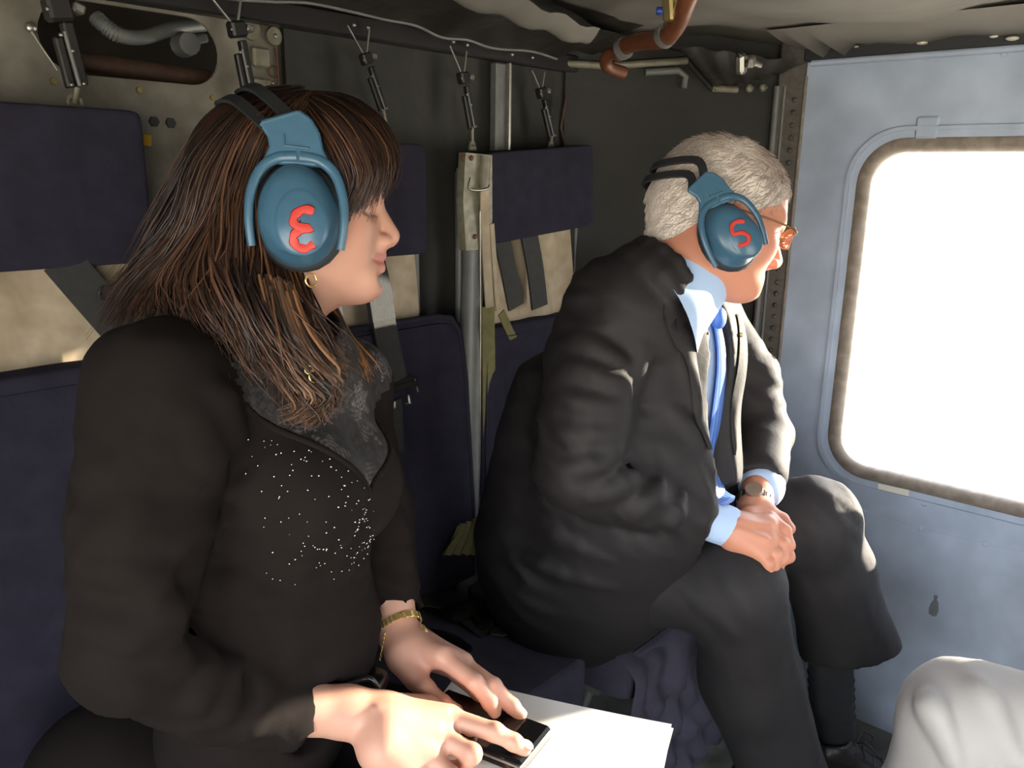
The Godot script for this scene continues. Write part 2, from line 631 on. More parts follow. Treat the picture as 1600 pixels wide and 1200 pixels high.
func bump(freq: float, strength: float, sd := 1, size := 256, octaves := 4) -> NoiseTexture2D:
	var t := NoiseTexture2D.new()
	t.width = size; t.height = size; t.seamless = true
	t.noise = noise(freq, octaves, sd)
	t.as_normal_map = true; t.bump_strength = strength
	return t

# plain material: colour, roughness, optional mottling texture and relief, both triplanar in the world
func mat(col: Color, rough := 0.7, metal := 0.0, mottle: Texture2D = null, scale := 4.0, relief: Texture2D = null, depth := 1.0) -> StandardMaterial3D:
	var m := StandardMaterial3D.new()
	m.albedo_color = col; m.roughness = rough; m.metallic = metal
	m.uv1_triplanar = true; m.uv1_world_triplanar = true
	m.uv1_scale = Vector3.ONE * scale
	if mottle: m.albedo_texture = mottle
	if relief:
		m.normal_enabled = true; m.normal_texture = relief; m.normal_scale = depth
	return m

func painted(rough := 0.7, relief: Texture2D = null, scale := 4.0, depth := 1.0) -> StandardMaterial3D:
	var m := mat(Color.WHITE, rough, 0.0, null, scale, relief, depth)
	m.vertex_color_use_as_albedo = true
	return m

func srgb(r: float, g: float, b: float) -> Color:
	return Color(r / 255.0, g / 255.0, b / 255.0)

func rounded(z0: float, z1: float, y0: float, y1: float, r: float, per := 8, tight := 0.0) -> Array:
	# rounded rectangle as [z, y] pairs
	var out := []
	var t := tight if tight > 0.0 else r
	for q in [[z1 - t, y1 - t, 0.0, t], [z0 + r, y1 - r, PI * 0.5, r], [z0 + r, y0 + r, PI, r], [z1 - t, y0 + t, PI * 1.5, t]]:
		for i in per + 1:
			var a: float = q[2] + PI * 0.5 * i / per
			out.append(Vector2(q[0] + q[3] * cos(a), q[1] + q[3] * sin(a)))
	return out

# ---------------------------------------------------------------- cabin
func wall_rings(z0: float, z1: float, y0: float, y1: float, hole: Array, x: float) -> Array:
	# outer rectangle points matched to the opening's points
	var c := Vector2.ZERO
	for p in hole: c += p
	c /= hole.size()
	var outer := []
	var inner := []
	for p in hole:
		inner.append(Vector3(x, p.y, p.x))
		var d: Vector2 = p - c
		var t := 1e9
		if d.x > 1e-6: t = minf(t, (z1 - c.x) / d.x)
		if d.x < -1e-6: t = minf(t, (z0 - c.x) / d.x)
		if d.y > 1e-6: t = minf(t, (y1 - c.y) / d.y)
		if d.y < -1e-6: t = minf(t, (y0 - c.y) / d.y)
		outer.append(Vector3(x, c.y + d.y * t, c.x + d.x * t))
	return [outer, inner]

func with_corners(z0: float, z1: float, y0: float, y1: float, hole: Array) -> Array:
	# add opening points that lie on the rays to the rectangle's corners, so the outer ring keeps square corners
	var c := Vector2.ZERO
	for p in hole: c += p
	c /= hole.size()
	var out := hole.duplicate()
	for q in [Vector2(z0, y0), Vector2(z1, y0), Vector2(z1, y1), Vector2(z0, y1)]:
		for i in hole.size():
			var a: Vector2 = hole[i]
			var b: Vector2 = hole[(i + 1) % hole.size()]
			var r = Geometry2D.segment_intersects_segment(c, q, a, b)
			if r != null:
				out.append(r)
				break
	out.sort_custom(func(a, b): return (a - c).angle() < (b - c).angle())
	return out

func side_window(x: float, away: float, z0: float, z1: float, y0: float, y1: float, number: int, parent: Node3D) -> void:
	# seal ring round the opening, and its pane
	var inner := rounded(z0, z1, y0, y1, 0.085, 10, 0.03 if away > 0.0 else 0.0)
	var pts := []
	for p in inner: pts.append(Vector3(x + away * 0.014, p.y, p.x))
	pts.append(pts[0])
	pts.append(pts[1])
	var s := MB.new()
	s.tube(pts, [0.019], 10, Color.WHITE, false)
	part("window_seal", s, M.seal, parent)
	var lip := MB.new()
	var o2 := rounded(z0 - 0.034, z1 + 0.034, y0 - 0.034, y1 + 0.034, 0.115, 10, 0.06 if away > 0.0 else 0.0)
	var o1 := rounded(z0 - 0.026, z1 + 0.026, y0 - 0.026, y1 + 0.026, 0.108, 10, 0.052 if away > 0.0 else 0.0)
	var a := []
	var b := []
	for p in o2: a.append(Vector3(x - away * 0.007, p.y, p.x))
	for p in o1: b.append(Vector3(x - away * 0.007, p.y, p.x))
	lip.ring_plate(a, b, Vector3(away * 0.02, 0, 0))
	part("window_frame", lip, M.door, parent)
	var g := MB.new()
	var f := []
	for p in inner: f.append(Vector3(x + away * 0.016, p.y, p.x))
	g.face(f, Vector3(-away, 0, 0))
	part("window_pane", g, M.glass, parent)

func open_side(x: float, away: float, called: String) -> void:
	# the other side: a window by the seats, and its cargo door slid open further forward
	var m := MB.new()
	var hole := with_corners(0.33, 1.3, 0.0, 1.68, rounded(0.555, 1.14, 0.632, 1.374, 0.085, 10))
	var r := wall_rings(0.33, 1.3, 0.0, 1.68, hole, x)
	m.ring_plate(r[0], r[1], Vector3(away * 0.05, 0, 0))
	hole = with_corners(1.3, 2.4, 0.0, 1.68, rounded(1.38, 2.34, 0.04, 1.46, 0.08, 6))
	r = wall_rings(1.3, 2.4, 0.0, 1.68, hole, x)
	m.ring_plate(r[0], r[1], Vector3(away * 0.05, 0, 0))
	var w := struct(called, m, M.door)
	side_window(x, away, 0.555, 1.14, 0.632, 1.374, 3, w)

func door_wall(x: float, away: float, called: String, n0: int) -> void:
	var m := MB.new()
	# two windows: the wall is two plates side by side
	var spans := [[0.33, 1.1, 0.555, 0.99, 1.374], [1.1, 2.4, 1.2, 1.42, 1.08]]
	for s in spans:
		var hole := with_corners(s[0], s[1], 0.0, 1.68, rounded(s[2], s[3], 0.632, s[4], 0.085, 10, 0.03))
		var r := wall_rings(s[0], s[1], 0.0, 1.68, hole, x)
		m.ring_plate(r[0], r[1], Vector3(away * 0.05, 0, 0))
	var w := struct(called, m, M.door)
	for s in spans: side_window(x, away, s[2], s[3], 0.632, s[4], n0, w)

func build_shell() -> void:
	var m := MB.new()
	m.box(Vector3(0.17, -0.03, 1.1), Vector3(2.7, 0.06, 2.9), Basis.IDENTITY, 0.0)
	struct("floor", m, M.floor)
	# bulkhead: painted panel with a long slot, dark quilted blanket beyond it
	m = MB.new()
	var slot := []
	for i in 13:
		var a := -PI * 0.5 + PI * i / 12.0
		slot.append(Vector2(0.129 + 0.0475 * cos(a), 1.4675 + 0.0475 * sin(a)))
	for i in 13:
		var a := PI * 0.5 + PI * i / 12.0
		slot.append(Vector2(-0.033 + 0.0475 * cos(a), 1.4675 + 0.0475 * sin(a)))
	slot = with_corners(-1.1, 0.286, 0.0, 1.68, slot)
	var r := wall_rings(-1.1, 0.286, 0.0, 1.68, slot, 0.0)
	var oo := []
	var ii := []
	for p in r[0]: oo.append(Vector3(p.z, p.y, 0.0))
	for p in r[1]: ii.append(Vector3(p.z, p.y, 0.0))
	m.ring_plate(oo, ii, Vector3(0, 0, -0.006))
	var wb := struct("wall_rear", m, M.panel)
	m = MB.new()
	m.box(Vector3(-0.2, 0.8, -0.27), Vector3(2.6, 1.7, 0.04), Basis.IDENTITY, 0.0)
	m.box(Vector3(-0.3, 1.63, -0.13), Vector3(1.6, 0.04, 0.24), Basis.IDENTITY, 0.0)
	m.box(Vector3(-0.3, 1.30, -0.13), Vector3(1.6, 0.03, 0.24), Basis.IDENTITY, 0.0)
	part("bay_lining", m, M.cavity, wb)
	m = MB.new()
	var rows := []
	for j in 13:
		var row := []
		for i in 15:
			var x := 0.285 + 0.745 * i / 14.0
			var y := 1.66 * j / 12.0
			row.append(Vector3(x, y, 0.012 + 0.004 * sin(x * 21.0) * sin(y * 17.0)))
		rows.append(row)
	m.grid(rows, Vector3(0, 0, 1))
	m.box(Vector3(0.66, 0.8, -0.02), Vector3(0.76, 1.72, 0.04), Basis.IDENTITY, 0.0)
	part("quilted_blanket", m, M.quilt, wb)
	# canted panel between bulkhead and door
	m = MB.new()
	var p0 := Vector3(1.0, 0, 0.02)
	var p1 := Vector3(1.384, 0, 0.36)
	var nn := Vector3(-(p1.z - p0.z), 0, p1.x - p0.x).normalized()
	rows = []
	for j in 17:
		var row := []
		for i in 11:
			var q := p0.lerp(p1, i / 10.0)
			q.y = 1.62 * j / 16.0
			row.append(q + nn * (0.004 * sin(i * 1.1) * sin(j * 0.9)))
		rows.append(row)
	m.grid(rows, nn)
	m.face([p0 - nn * 0.05, p1 - nn * 0.05, p1 - nn * 0.05 + Vector3.UP * 1.6, p0 - nn * 0.05 + Vector3.UP * 1.6], -nn)
	struct("wall_corner", m, M.quilt)
	door_wall(1.384, 1.0, "wall_right", 1)
	open_side(-1.06, -1.0, "wall_left")
	m = MB.new()
	m.box(Vector3(-1.085, 0.8, 0.16), Vector3(0.05, 1.72, 0.36), Basis.IDENTITY, 0.0)
	m.box(Vector3(1.40, 0.8, 0.345), Vector3(0.05, 1.72, 0.03), Basis.IDENTITY, 0.0)
	struct("trim_1", m, M.quilt)
	# forward bulkhead
	m = MB.new()
	var gap := with_corners(-1.1, 1.45, -0.05, 1.68, rounded(-0.1, 0.6, 0.85, 1.3, 0.06, 4))
	r = wall_rings(-1.1, 1.45, -0.05, 1.68, gap, 0.0)
	oo = []
	ii = []
	for p in r[0]: oo.append(Vector3(p.z, p.y, 2.4))
	for p in r[1]: ii.append(Vector3(p.z, p.y, 2.4))
	m.ring_plate(oo, ii, Vector3(0, 0, 0.04))
	struct("wall_front", m, M.quilt)
	# ceiling liner, gently billowed
	m = MB.new()
	rows = []
	var nz := noise(2.2, 3, 4)
	for j in 49:
		var row := []
		for i in 53:
			var x := -1.1 + 2.6 * i / 52.0
			var z := -0.02 + 2.45 * j / 48.0
			var y := 1.576 + 0.018 * smoothstep(0.75, 1.15, x) + 0.014 * nz.get_noise_2d(x * 1.4, z * 2.0) - 0.005 * sin(z * 9.0 + x * 2.0)
			row.append(Vector3(x, y, z))
		rows.append(row)
	m.grid(rows, Vector3.DOWN)
	m.box(Vector3(0.17, 1.68, 1.1), Vector3(2.7, 0.06, 2.9), Basis.IDENTITY, 0.0)
	struct("ceiling", m, M.liner)

# ---------------------------------------------------------------- seats
func pad(mb: MB, at: Vector3, size: Vector3, b := Basis.IDENTITY, e := 0.22, nu := 40, nv := 20, col := Color.WHITE) -> void:
	# rounded, slightly puffed cushion
	var h := size * 0.5
	var first := mb.v.size()
	for j in nv + 1:
		var th := -PI * 0.5 + PI * j / nv
		for i in nu:
			var ph := TAU * (i + 0.5) / nu
			var d := Vector3(cos(th) * cos(ph), sin(th), cos(th) * sin(ph))
			var ct := pow(absf(cos(th)), e)
			var p := Vector3(ct * signf(cos(ph)) * pow(absf(cos(ph)), e), signf(sin(th)) * pow(absf(sin(th)), e), ct * signf(sin(ph)) * pow(absf(sin(ph)), e))
			var c2 := pow(absf(cos(th)), 2.0 - e)
			var nn := Vector3(c2 * signf(cos(ph)) * pow(absf(cos(ph)), 2.0 - e) / h.x, signf(sin(th)) * pow(absf(sin(th)), 2.0 - e) / h.y, c2 * signf(sin(ph)) * pow(absf(sin(ph)), 2.0 - e) / h.z)
			mb.vert(at + b * (p * h), (b * nn).normalized() if nn.length() > 1e-9 else b * Vector3(0, signf(d.y), 0), col)
	for j in nv:
		for i in nu:
			var a := first + j * nu + i
			var c := first + j * nu + (i + 1) % nu
			if j > 0: mb.tri(a, c, c + nu)
			if j < nv - 1: mb.tri(a, c + nu, a + nu)

func cushion_part(called: String, at: Vector3, size: Vector3, b: Basis, parent: Node3D, m: Material) -> MeshInstance3D:
	var mb := MB.new()
	pad(mb, at, size, b, 0.09 if called == "headrest" else 0.16)
	if called == "headrest": return part(called, mb, m, parent)
	# piping along the front edges
	var r := []
	for q in rounded(-size.x * 0.47, size.x * 0.47, -size.y * 0.46, size.y * 0.46, 0.02, 4):
		r.append(at + b * Vector3(q.x, q.y, size.z * 0.47))
	r.append(r[0]); r.append(r[1])
	mb.tube(r, [0.0028], 5, Color.WHITE, false)
	return part(called, mb, m, parent)

func sheet(mb: MB, tl: Vector3, tr: Vector3, bl: Vector3, br: Vector3, ripple: float, out: Vector3, waves := 5.0) -> void:
	# hanging cloth with soft upright folds
	var rows := []
	for j in 13:
		var row := []
		for i in 25:
			var u := i / 24.0
			var w := j / 12.0
			var p := tl.lerp(tr, u).lerp(bl.lerp(br, u), w)
			row.append(p + out * ripple * (sin(u * waves * TAU + w * 1.7) * (0.35 + 0.65 * w) + 0.5 * sin(u * 17.0 + w * 5.0)))
		rows.append(row)
	mb.grid(rows, out)
	var back := []
	for row in rows:
		var q := []
		for p in row: q.append(p - out.normalized() * 0.003)
		back.append(q)
	mb.grid(back, -out)

func build_seats() -> void:
	var tilt := Basis(Vector3(0, 0, 1), deg_to_rad(4.5))
	# seat under the woman
	var s := thing("troop_seat", "navy troop seat behind the woman with a stained beige backing strip", "seat", "troop seats along the bulkhead")
	cushion_part("headrest", Vector3(-0.17, 1.272, 0.065), Vector3(0.345, 0.2, 0.07), Basis.IDENTITY, s, M.navy)
	var m := MB.new()
	sheet(m, Vector3(-0.34, 1.24, 0.07), Vector3(-0.02, 1.24, 0.07), Vector3(-0.34, 1.02, 0.075), Vector3(-0.005, 1.02, 0.075), 0.003, Vector3(0, 0, 1), 2.5)
	part("backing_cloth", m, M.beige, s)
	cushion_part("back_cushion", Vector3(-0.17, 0.75, 0.075), Vector3(0.4, 0.59, 0.09), Basis.IDENTITY, s, M.navy)
	cushion_part("seat_cushion", Vector3(-0.17, 0.4, 0.28), Vector3(0.47, 0.1, 0.44), Basis.IDENTITY, s, M.seat_cloth)
	m = MB.new()
	m.strap(smooth([Vector3(-0.1186, 1.1834, 0.0950), Vector3(-0.0847, 1.1274, 0.1050), Vector3(-0.0428, 1.0589, 0.1200), Vector3(0.0002, 0.9867, 0.1400)], 3), [Vector3(1, 0.9, 0)], 0.05, 0.003)
	var st := part("shoulder_strap", m, M.strap, s)
	m = MB.new()
	ring(m, Vector3(-0.0730, 1.1369, 0.1090), Vector3(0, 0, 1), 0.0085, 0.002, 14)
	part("eyelet", m, M.black_metal, st)
	seat_frame(s, -0.17)
	# empty seat in the middle
	s = thing("troop_seat", "empty navy troop seat with harness buckle between the woman and the man", "seat", "troop seats along the bulkhead")
	cushion_part("headrest", Vector3(0.34, 1.25, 0.065), Vector3(0.345, 0.193, 0.07), Basis.IDENTITY, s, M.navy)
	m = MB.new()
	sheet(m, Vector3(0.18, 1.22, 0.07), Vector3(0.5, 1.22, 0.07), Vector3(0.18, 1.0, 0.075), Vector3(0.515, 1.0, 0.075), 0.003, Vector3(0, 0, 1), 2.5)
	part("backing_cloth", m, M.beige, s)
	m = MB.new()
	var poly := PackedVector2Array()
	for q in [[0.12, 0.47], [0.63, 0.47], [0.628, 0.62], [0.605, 0.9], [0.588, 1.0], [0.565, 1.028], [0.53, 1.035], [0.30, 1.035], [0.17, 1.02], [0.14, 0.97]]: poly.append(Vector2(q[0], q[1]))
	m.prism(poly, Vector3(0, 0, 0.05), Vector3(1, 0, 0), Vector3(0, 1, 0), Vector3(0, 0, 0.056))
	var rim := []
	for q in poly: rim.append(Vector3(q.x, q.y, 0.103))
	rim.append(rim[0]); rim.append(rim[1])
	m.tube(rim, [0.0065], 6, Color.WHITE, false)
	var inset := Geometry2D.offset_polygon(poly, -0.012)[0]
	m.prism(inset, Vector3(0, 0, 0.1), Vector3(1, 0, 0), Vector3(0, 1, 0), Vector3(0, 0, 0.012))
	part("back_cushion", m, M.navy, s)
	var sc := cushion_part("seat_cushion", Vector3(0.345, 0.4, 0.27), Vector3(0.46, 0.12, 0.39), Basis.IDENTITY, s, M.seat_cloth)
	m = MB.new()
	m.strap(smooth([Vector3(0.2734, 1.1380, 0.1000), Vector3(0.2815, 1.0913, 0.1120), Vector3(0.2832, 1.0276, 0.1180), Vector3(0.2867, 0.9618, 0.1200), Vector3(0.2903, 0.8595, 0.1200)], 3), [Vector3(1, 0.12, 0)], 0.042, 0.006)
	part("shoulder_strap", m, M.pad, s)
	m = MB.new()
	m.strap(smooth([Vector3(0.3770, 1.1577, 0.1000), Vector3(0.3775, 1.1044, 0.1180), Vector3(0.3806, 1.0494, 0.1260)], 3), [Vector3(1, 0.15, 0)], 0.05, 0.011)
	part("shoulder_pad", m, M.pad, s)
	m = MB.new()
	m.strap(smooth([Vector3(0.3826, 1.0601, 0.1240), Vector3(0.3935, 0.9966, 0.1260), Vector3(0.4107, 0.9253, 0.1280)], 3), [Vector3(1, 0.16, 0)], 0.048, 0.004)
	m.strap(smooth([Vector3(0.4076, 0.9002, 0.1240), Vector3(0.4128, 0.8500, 0.1200), Vector3(0.4164, 0.7970, 0.1180)], 2), [Vector3(1, 0.05, 0)], 0.027, 0.003)
	part("shoulder_strap", m, M.strap, s)
	m = MB.new()
	m.box(Vector3(0.4133, 0.9268, 0.1320), Vector3(0.058, 0.02, 0.014), Basis(Vector3(0, 0, 1), 0.22), 0.006)
	m.tube([Vector3(0.3760, 0.9238, 0.1360), Vector3(0.4464, 0.9275, 0.1360)], [0.008], 8)
	var bk := part("buckle", m, M.black_metal, s)
	m = MB.new()
	for e in [[Vector3(0.3690, 0.9454, 0.1400), Vector3(0.3767, 0.9127, 0.1400)], [Vector3(0.4399, 0.9366, 0.1400), Vector3(0.4472, 0.9113, 0.1400)]]: m.tube(e, [0.0018], 6)
	m.tube([Vector3(0.3792, 0.9094, 0.1370), Vector3(0.3875, 0.8924, 0.1370), Vector3(0.3934, 0.8913, 0.1370), Vector3(0.3951, 0.9016, 0.1370)], [0.003, 0.004, 0.003, 0.002], 6)
	m.tube([Vector3(0.4268, 0.9098, 0.1370), Vector3(0.4295, 0.8924, 0.1370), Vector3(0.4204, 0.8942, 0.1370)], [0.003, 0.004, 0.002], 6)
	part("buckle_frame", m, M.steel, bk)
	seat_frame(s, 0.345)
	# seat under the man
	s = thing("troop_seat", "navy troop seat under the man in the suit, cover hanging at its front", "seat", "troop seats along the bulkhead")
	cushion_part("headrest", Vector3(0.843, 1.262, 0.065), Vector3(0.345, 0.176, 0.07), tilt, s, M.navy)
	m = MB.new()
	sheet(m, Vector3(0.7, 1.22, 0.07), Vector3(0.965, 1.24, 0.07), Vector3(0.7, 0.95, 0.075), Vector3(0.99, 0.95, 0.075), 0.004, Vector3(0, 0, 1), 3.0)
	part("backing_cloth", m, M.beige, s)
	m = MB.new()
	m.strap(smooth([Vector3(0.7199, 1.1745, 0.0900), Vector3(0.7335, 1.1035, 0.1000), Vector3(0.7526, 1.0295, 0.1040)], 3), [Vector3(1, 0.15, 0)], 0.045, 0.005)
	m.strap(smooth([Vector3(0.8047, 1.1774, 0.0900), Vector3(0.8162, 1.1041, 0.1000), Vector3(0.8293, 1.0213, 0.1040)], 3), [Vector3(1, 0.12, 0)], 0.05, 0.005)
	part("shoulder_strap", m, M.strap, s)
	cushion_part("back_cushion", Vector3(0.85, 0.72, 0.07), Vector3(0.4, 0.55, 0.08), Basis.IDENTITY, s, M.navy)
	cushion_part("seat_cushion", Vector3(0.845, 0.4, 0.3), Vector3(0.47, 0.1, 0.44), Basis.IDENTITY, s, M.seat_cloth)
	m = MB.new()
	var rows := []
	var wob := noise(3.0, 2, 31)
	for j in 22:
		var row := []
		for i in 31:
			var u := i / 30.0
			var w := j / 21.0
			var x := lerpf(0.6, 1.05, u) + 0.02 * w * (1.0 - u)
			var over := minf(w * 5.0, 1.0)
			var z := lerpf(0.42, 0.535, sin(over * PI * 0.5)) - 0.05 * maxf(0.0, w - 0.2)
			var y := 0.463 - (1.0 - cos(over * PI * 0.5)) * 0.05 - maxf(0.0, w - 0.2) * 0.46
			z += (0.018 * sin(u * 19.0 + w * 2.2) + 0.012 * sin(u * 41.0 - w * 3.0) + 0.03 * wob.get_noise_2d(x * 3.0, y * 3.0)) * minf(1.0, w * 2.0)
			row.append(Vector3(x, y, z))
		rows.append(row)
	m.grid(rows, Vector3(0, 0, 1))
	part("seat_cover", m, M.seat_cloth, s)
	seat_frame(s, 0.845)
	# upright post with its bracket, webbing and cord between the seats
	s = thing("seat_post", "grey upright tube with riveted bracket plate between the two right seats", "post")
	m = MB.new()
	m.tube([Vector3(0.6457, 1.1836, 0.0850), Vector3(0.6413, 1.0391, 0.0850), Vector3(0.6369, 0.8278, 0.0850), Vector3(0.6359, 0.6602, 0.0850), Vector3(0.63, 0.0, 0.085)], [0.022, 0.0225, 0.0225, 0.0225, 0.0225], 14)
	part("tube", m, M.tube_grey, s)
	m = MB.new()
	poly = PackedVector2Array([Vector2(0.598, 1.335), Vector2(0.67, 1.332), Vector2(0.672, 1.21), Vector2(0.662, 1.155), Vector2(0.6, 1.155), Vector2(0.592, 1.245)])
	m.prism(poly, Vector3(0, 0, 0.092), Vector3(1, 0, 0), Vector3(0, 1, 0), Vector3(0, 0, 0.018))
	m.tube([Vector3(0.648, 1.33, 0.112), Vector3(0.642, 1.27, 0.114)], [0.011, 0.011], 8)
	var pl := part("bracket_plate", m, M.bracket, s)
	for q in [Vector3(0.5904, 1.3248, 0.1120), Vector3(0.6122, 1.3254, 0.1120), Vector3(0.6218, 1.1802, 0.1120)]:
		m = MB.new()
		m.ball(q, Vector3(0.005, 0.005, 0.003), Basis.IDENTITY, Color.WHITE, 8, 6)
		part("rivet", m, M.copper, pl)
	m = MB.new()
	m.tube(smooth([Vector3(0.6009, 1.2895, 0.1200), Vector3(0.5919, 1.2734, 0.1240), Vector3(0.6000, 1.2677, 0.1260), Vector3(0.6344, 1.2687, 0.1260), Vector3(0.6470, 1.2758, 0.1240), Vector3(0.6439, 1.2922, 0.1200)], 4), [0.0022], 6)
	part("ring", m, M.steel, s)
	m = MB.new()
	m.strap(smooth([Vector3(0.6369, 1.2663, 0.1220), Vector3(0.6468, 1.1915, 0.1150), Vector3(0.6647, 1.0398, 0.1120)], 3), [Vector3(1, 0, 0)], 0.022, 0.003)
	m.strap(smooth([Vector3(0.6679, 1.2028, 0.1120), Vector3(0.6827, 1.1144, 0.1080), Vector3(0.6957, 1.0292, 0.1060)], 3), [Vector3(1, 0.1, 0)], 0.012, 0.003)
	part("webbing", m, M.beige, s)
	m = MB.new()
	m.strap(smooth([Vector3(0.6591, 1.0429, 0.1120), Vector3(0.6721, 0.8249, 0.1060), Vector3(0.6785, 0.5194, 0.1000)], 3), [Vector3(1, 0, 0)], 0.036, 0.003)
	m.strap(smooth([Vector3(0.7075, 1.0237, 0.1040), Vector3(0.7315, 0.9787, 0.1080), Vector3(0.7526, 0.9415, 0.1060), Vector3(0.7388, 0.8533, 0.1040)], 3), [Vector3(1, 0.3, 0)], 0.02, 0.003)
	poly = PackedVector2Array()
	m.face([Vector3(0.6958, 0.8747, 0.1030), Vector3(0.7405, 0.9433, 0.1060), Vector3(0.7728, 0.9176, 0.1050), Vector3(0.7567, 0.8356, 0.1030), Vector3(0.7304, 0.7906, 0.1000), Vector3(0.7002, 0.8040, 0.1000)], Vector3(0, 0, 1))
	part("olive_webbing", m, M.olive, s)
	m = MB.new()
	m.tube([Vector3(0.6168, 1.2290, 0.1300), Vector3(0.6203, 1.0466, 0.1300), Vector3(0.6206, 0.8269, 0.1300), Vector3(0.6195, 0.5492, 0.1300)], [0.0016], 6)
	part("cord", m, M.steel, s)
	# folded olive cloth stuffed at the foot of the post
	m = MB.new()
	sheet(m, Vector3(0.5598, 0.6085, 0.1300), Vector3(0.6128, 0.6043, 0.1250), Vector3(0.5041, 0.5668, 0.1400), Vector3(0.5805, 0.5412, 0.1350), 0.006, Vector3(0, 0, 1), 3.0)
	sheet(m, Vector3(0.6066, 0.6005, 0.1200), Vector3(0.6331, 0.6051, 0.1200), Vector3(0.5869, 0.5328, 0.1250), Vector3(0.6379, 0.5162, 0.1200), 0.005, Vector3(0, 0, 1), 2.0)
	single("folded_cloth", m, M.olive, "pale olive folded cloth tucked beside the empty seat at the post's foot", "cloth")
	# lap belt on the empty seat
	s = thing("lap_belt", "black lap belt with glossy buckle lying on the empty seat", "belt")
	m = MB.new()
	m.strap(smooth([Vector3(0.4395, 0.4680, 0.0387), Vector3(0.4673, 0.4740, 0.1138), Vector3(0.4883, 0.4720, 0.1743)], 4), [Vector3(0.2, 0, 1)], 0.045, 0.003)
	m.strap(smooth([Vector3(0.4889, 0.4750, 0.2352), Vector3(0.4887, 0.4720, 0.2942), Vector3(0.5354, 0.4680, 0.3005), Vector3(0.6282, 0.4660, 0.2691)], 4), [Vector3(0.2, 0, 1)], 0.045, 0.003)
	part("strap", m, M.strap, s)
	m = MB.new()
	m.box(Vector3(0.4886, 0.4800, 0.2130), Vector3(0.075, 0.018, 0.055), Basis(Vector3.UP, -0.3), 0.007)
	m.box(Vector3(0.5003, 0.4760, 0.2666), Vector3(0.05, 0.012, 0.045), Basis(Vector3.UP, -0.4), 0.005)
	part("buckle", m, M.glossy, s)
	m = MB.new()
	m.tube(smooth([Vector3(0.3967, 0.4700, 0.1924), Vector3(0.4086, 0.4780, 0.2405), Vector3(0.4205, 0.4720, 0.2701), Vector3(0.4164, 0.4700, 0.3070)], 4), [0.006], 8)
	part("tongue", m, M.glossy, s)

func ring(mb: MB, at: Vector3, axis: Vector3, r: float, t: float, seg := 18, col := Color.WHITE) -> void:
	axis = axis.normalized()
	var u := axis.cross(Vector3.UP if absf(axis.y) < 0.9 else Vector3.RIGHT).normalized()
	var w := axis.cross(u)
	var pts := []
	for i in seg + 2: pts.append(at + (u * cos(TAU * i / seg) + w * sin(TAU * i / seg)) * r)
	mb.tube(pts, [t], 6, col, false)

func seat_frame(s: Node3D, x: float) -> void:
	for e in [-0.21, 0.21]:
		var m := MB.new()
		m.tube([Vector3(x + e, 0.34, 0.06), Vector3(x + e, 0.34, 0.44)], [0.012], 8)
		m.tube([Vector3(x + e, 0.34, 0.42), Vector3(x + e, 0.0, 0.3)], [0.011], 8)
		m.tube([Vector3(x + e * 0.9, 0.34, 0.04), Vector3(x + e * 0.9, 1.3, 0.035)], [0.01], 8)
		part("frame_rail", m, M.tube_grey, s)
	var m2 := MB.new()
	m2.tube([Vector3(x - 0.19, 1.3, 0.035), Vector3(x + 0.19, 1.3, 0.035)], [0.01], 8)
	part("cross_bar", m2, M.tube_grey, s)

# ---------------------------------------------------------------- bulkhead and ceiling fittings
func strut(w1: Vector3, w2: Vector3, joint: Vector3, foot: Vector3, eye: Vector3, wide: float, label: String) -> void:
	# seat suspension strut: two wires from the overhead rail, a pivot block, a slotted body, a rod and an eye
	var s := thing("suspension_strut", label, "strut", "seat suspension struts")
	var fwd := Vector3(0, 0, 1)
	for w in [w1, w2]:
		var m := MB.new()
		m.tube([w, joint + (w - joint) * 0.12], [wide * 0.1], 6)
		part("wire", m, M.steel, s)
	var d := (foot - joint).normalized()
	var side := d.cross(fwd).normalized()
	var b := Basis(side, -d, side.cross(-d))
	var m := MB.new()
	m.box(joint, Vector3(wide * 1.15, wide * 1.1, wide), b, wide * 0.15)
	part("pivot_block", m, M.black_metal, s)
	m = MB.new()
	m.box(joint - side * wide * 0.85 + fwd * wide * 0.2, Vector3(wide * 0.55, wide * 0.5, wide * 0.7), b * Basis(Vector3(0, 0, 1), 0.5), wide * 0.1)
	part("toggle", m, M.steel, s)
	m = MB.new()
	var up: Vector3 = joint.lerp(foot, 0.16)
	m.box(up.lerp(foot, 0.5) - side * wide * 0.22, Vector3(wide * 0.5, (foot - up).length(), wide * 0.6), b, wide * 0.08)
	m.box(up.lerp(foot, 0.62) + side * wide * 0.34, Vector3(wide * 0.4, (foot - up).length() * 0.8, wide * 0.5), b, wide * 0.08)
	part("body", m, M.black_metal, s)
	m = MB.new()
	m.tube([up.lerp(foot, 0.15) + side * wide * 0.06 + fwd * wide * 0.3, foot + fwd * wide * 0.3], [wide * 0.11], 6)
	part("guide_rod", m, M.tube_grey, s)
	for q in [[0.2, 0.3], [0.45, -0.05], [0.97, -0.2], [0.97, 0.4], [-0.19, 0.6]]:
		m = MB.new()
		m.ball(up.lerp(foot, q[0]) + side * wide * q[1] + fwd * wide * 0.36, Vector3.ONE * wide * 0.11, Basis.IDENTITY, Color.WHITE, 8, 6)
		part("pin", m, M.steel, s)
	m = MB.new()
	m.tube([foot, eye], [wide * 0.16], 8)
	ring(m, eye, fwd, wide * 0.32, wide * 0.13, 12)
	m.box(eye + Vector3(0, -wide * 0.35, 0), Vector3(wide * 0.9, wide * 0.5, wide * 0.5), Basis.IDENTITY, wide * 0.1)
	part("rod_eye", m, M.bracket, s)

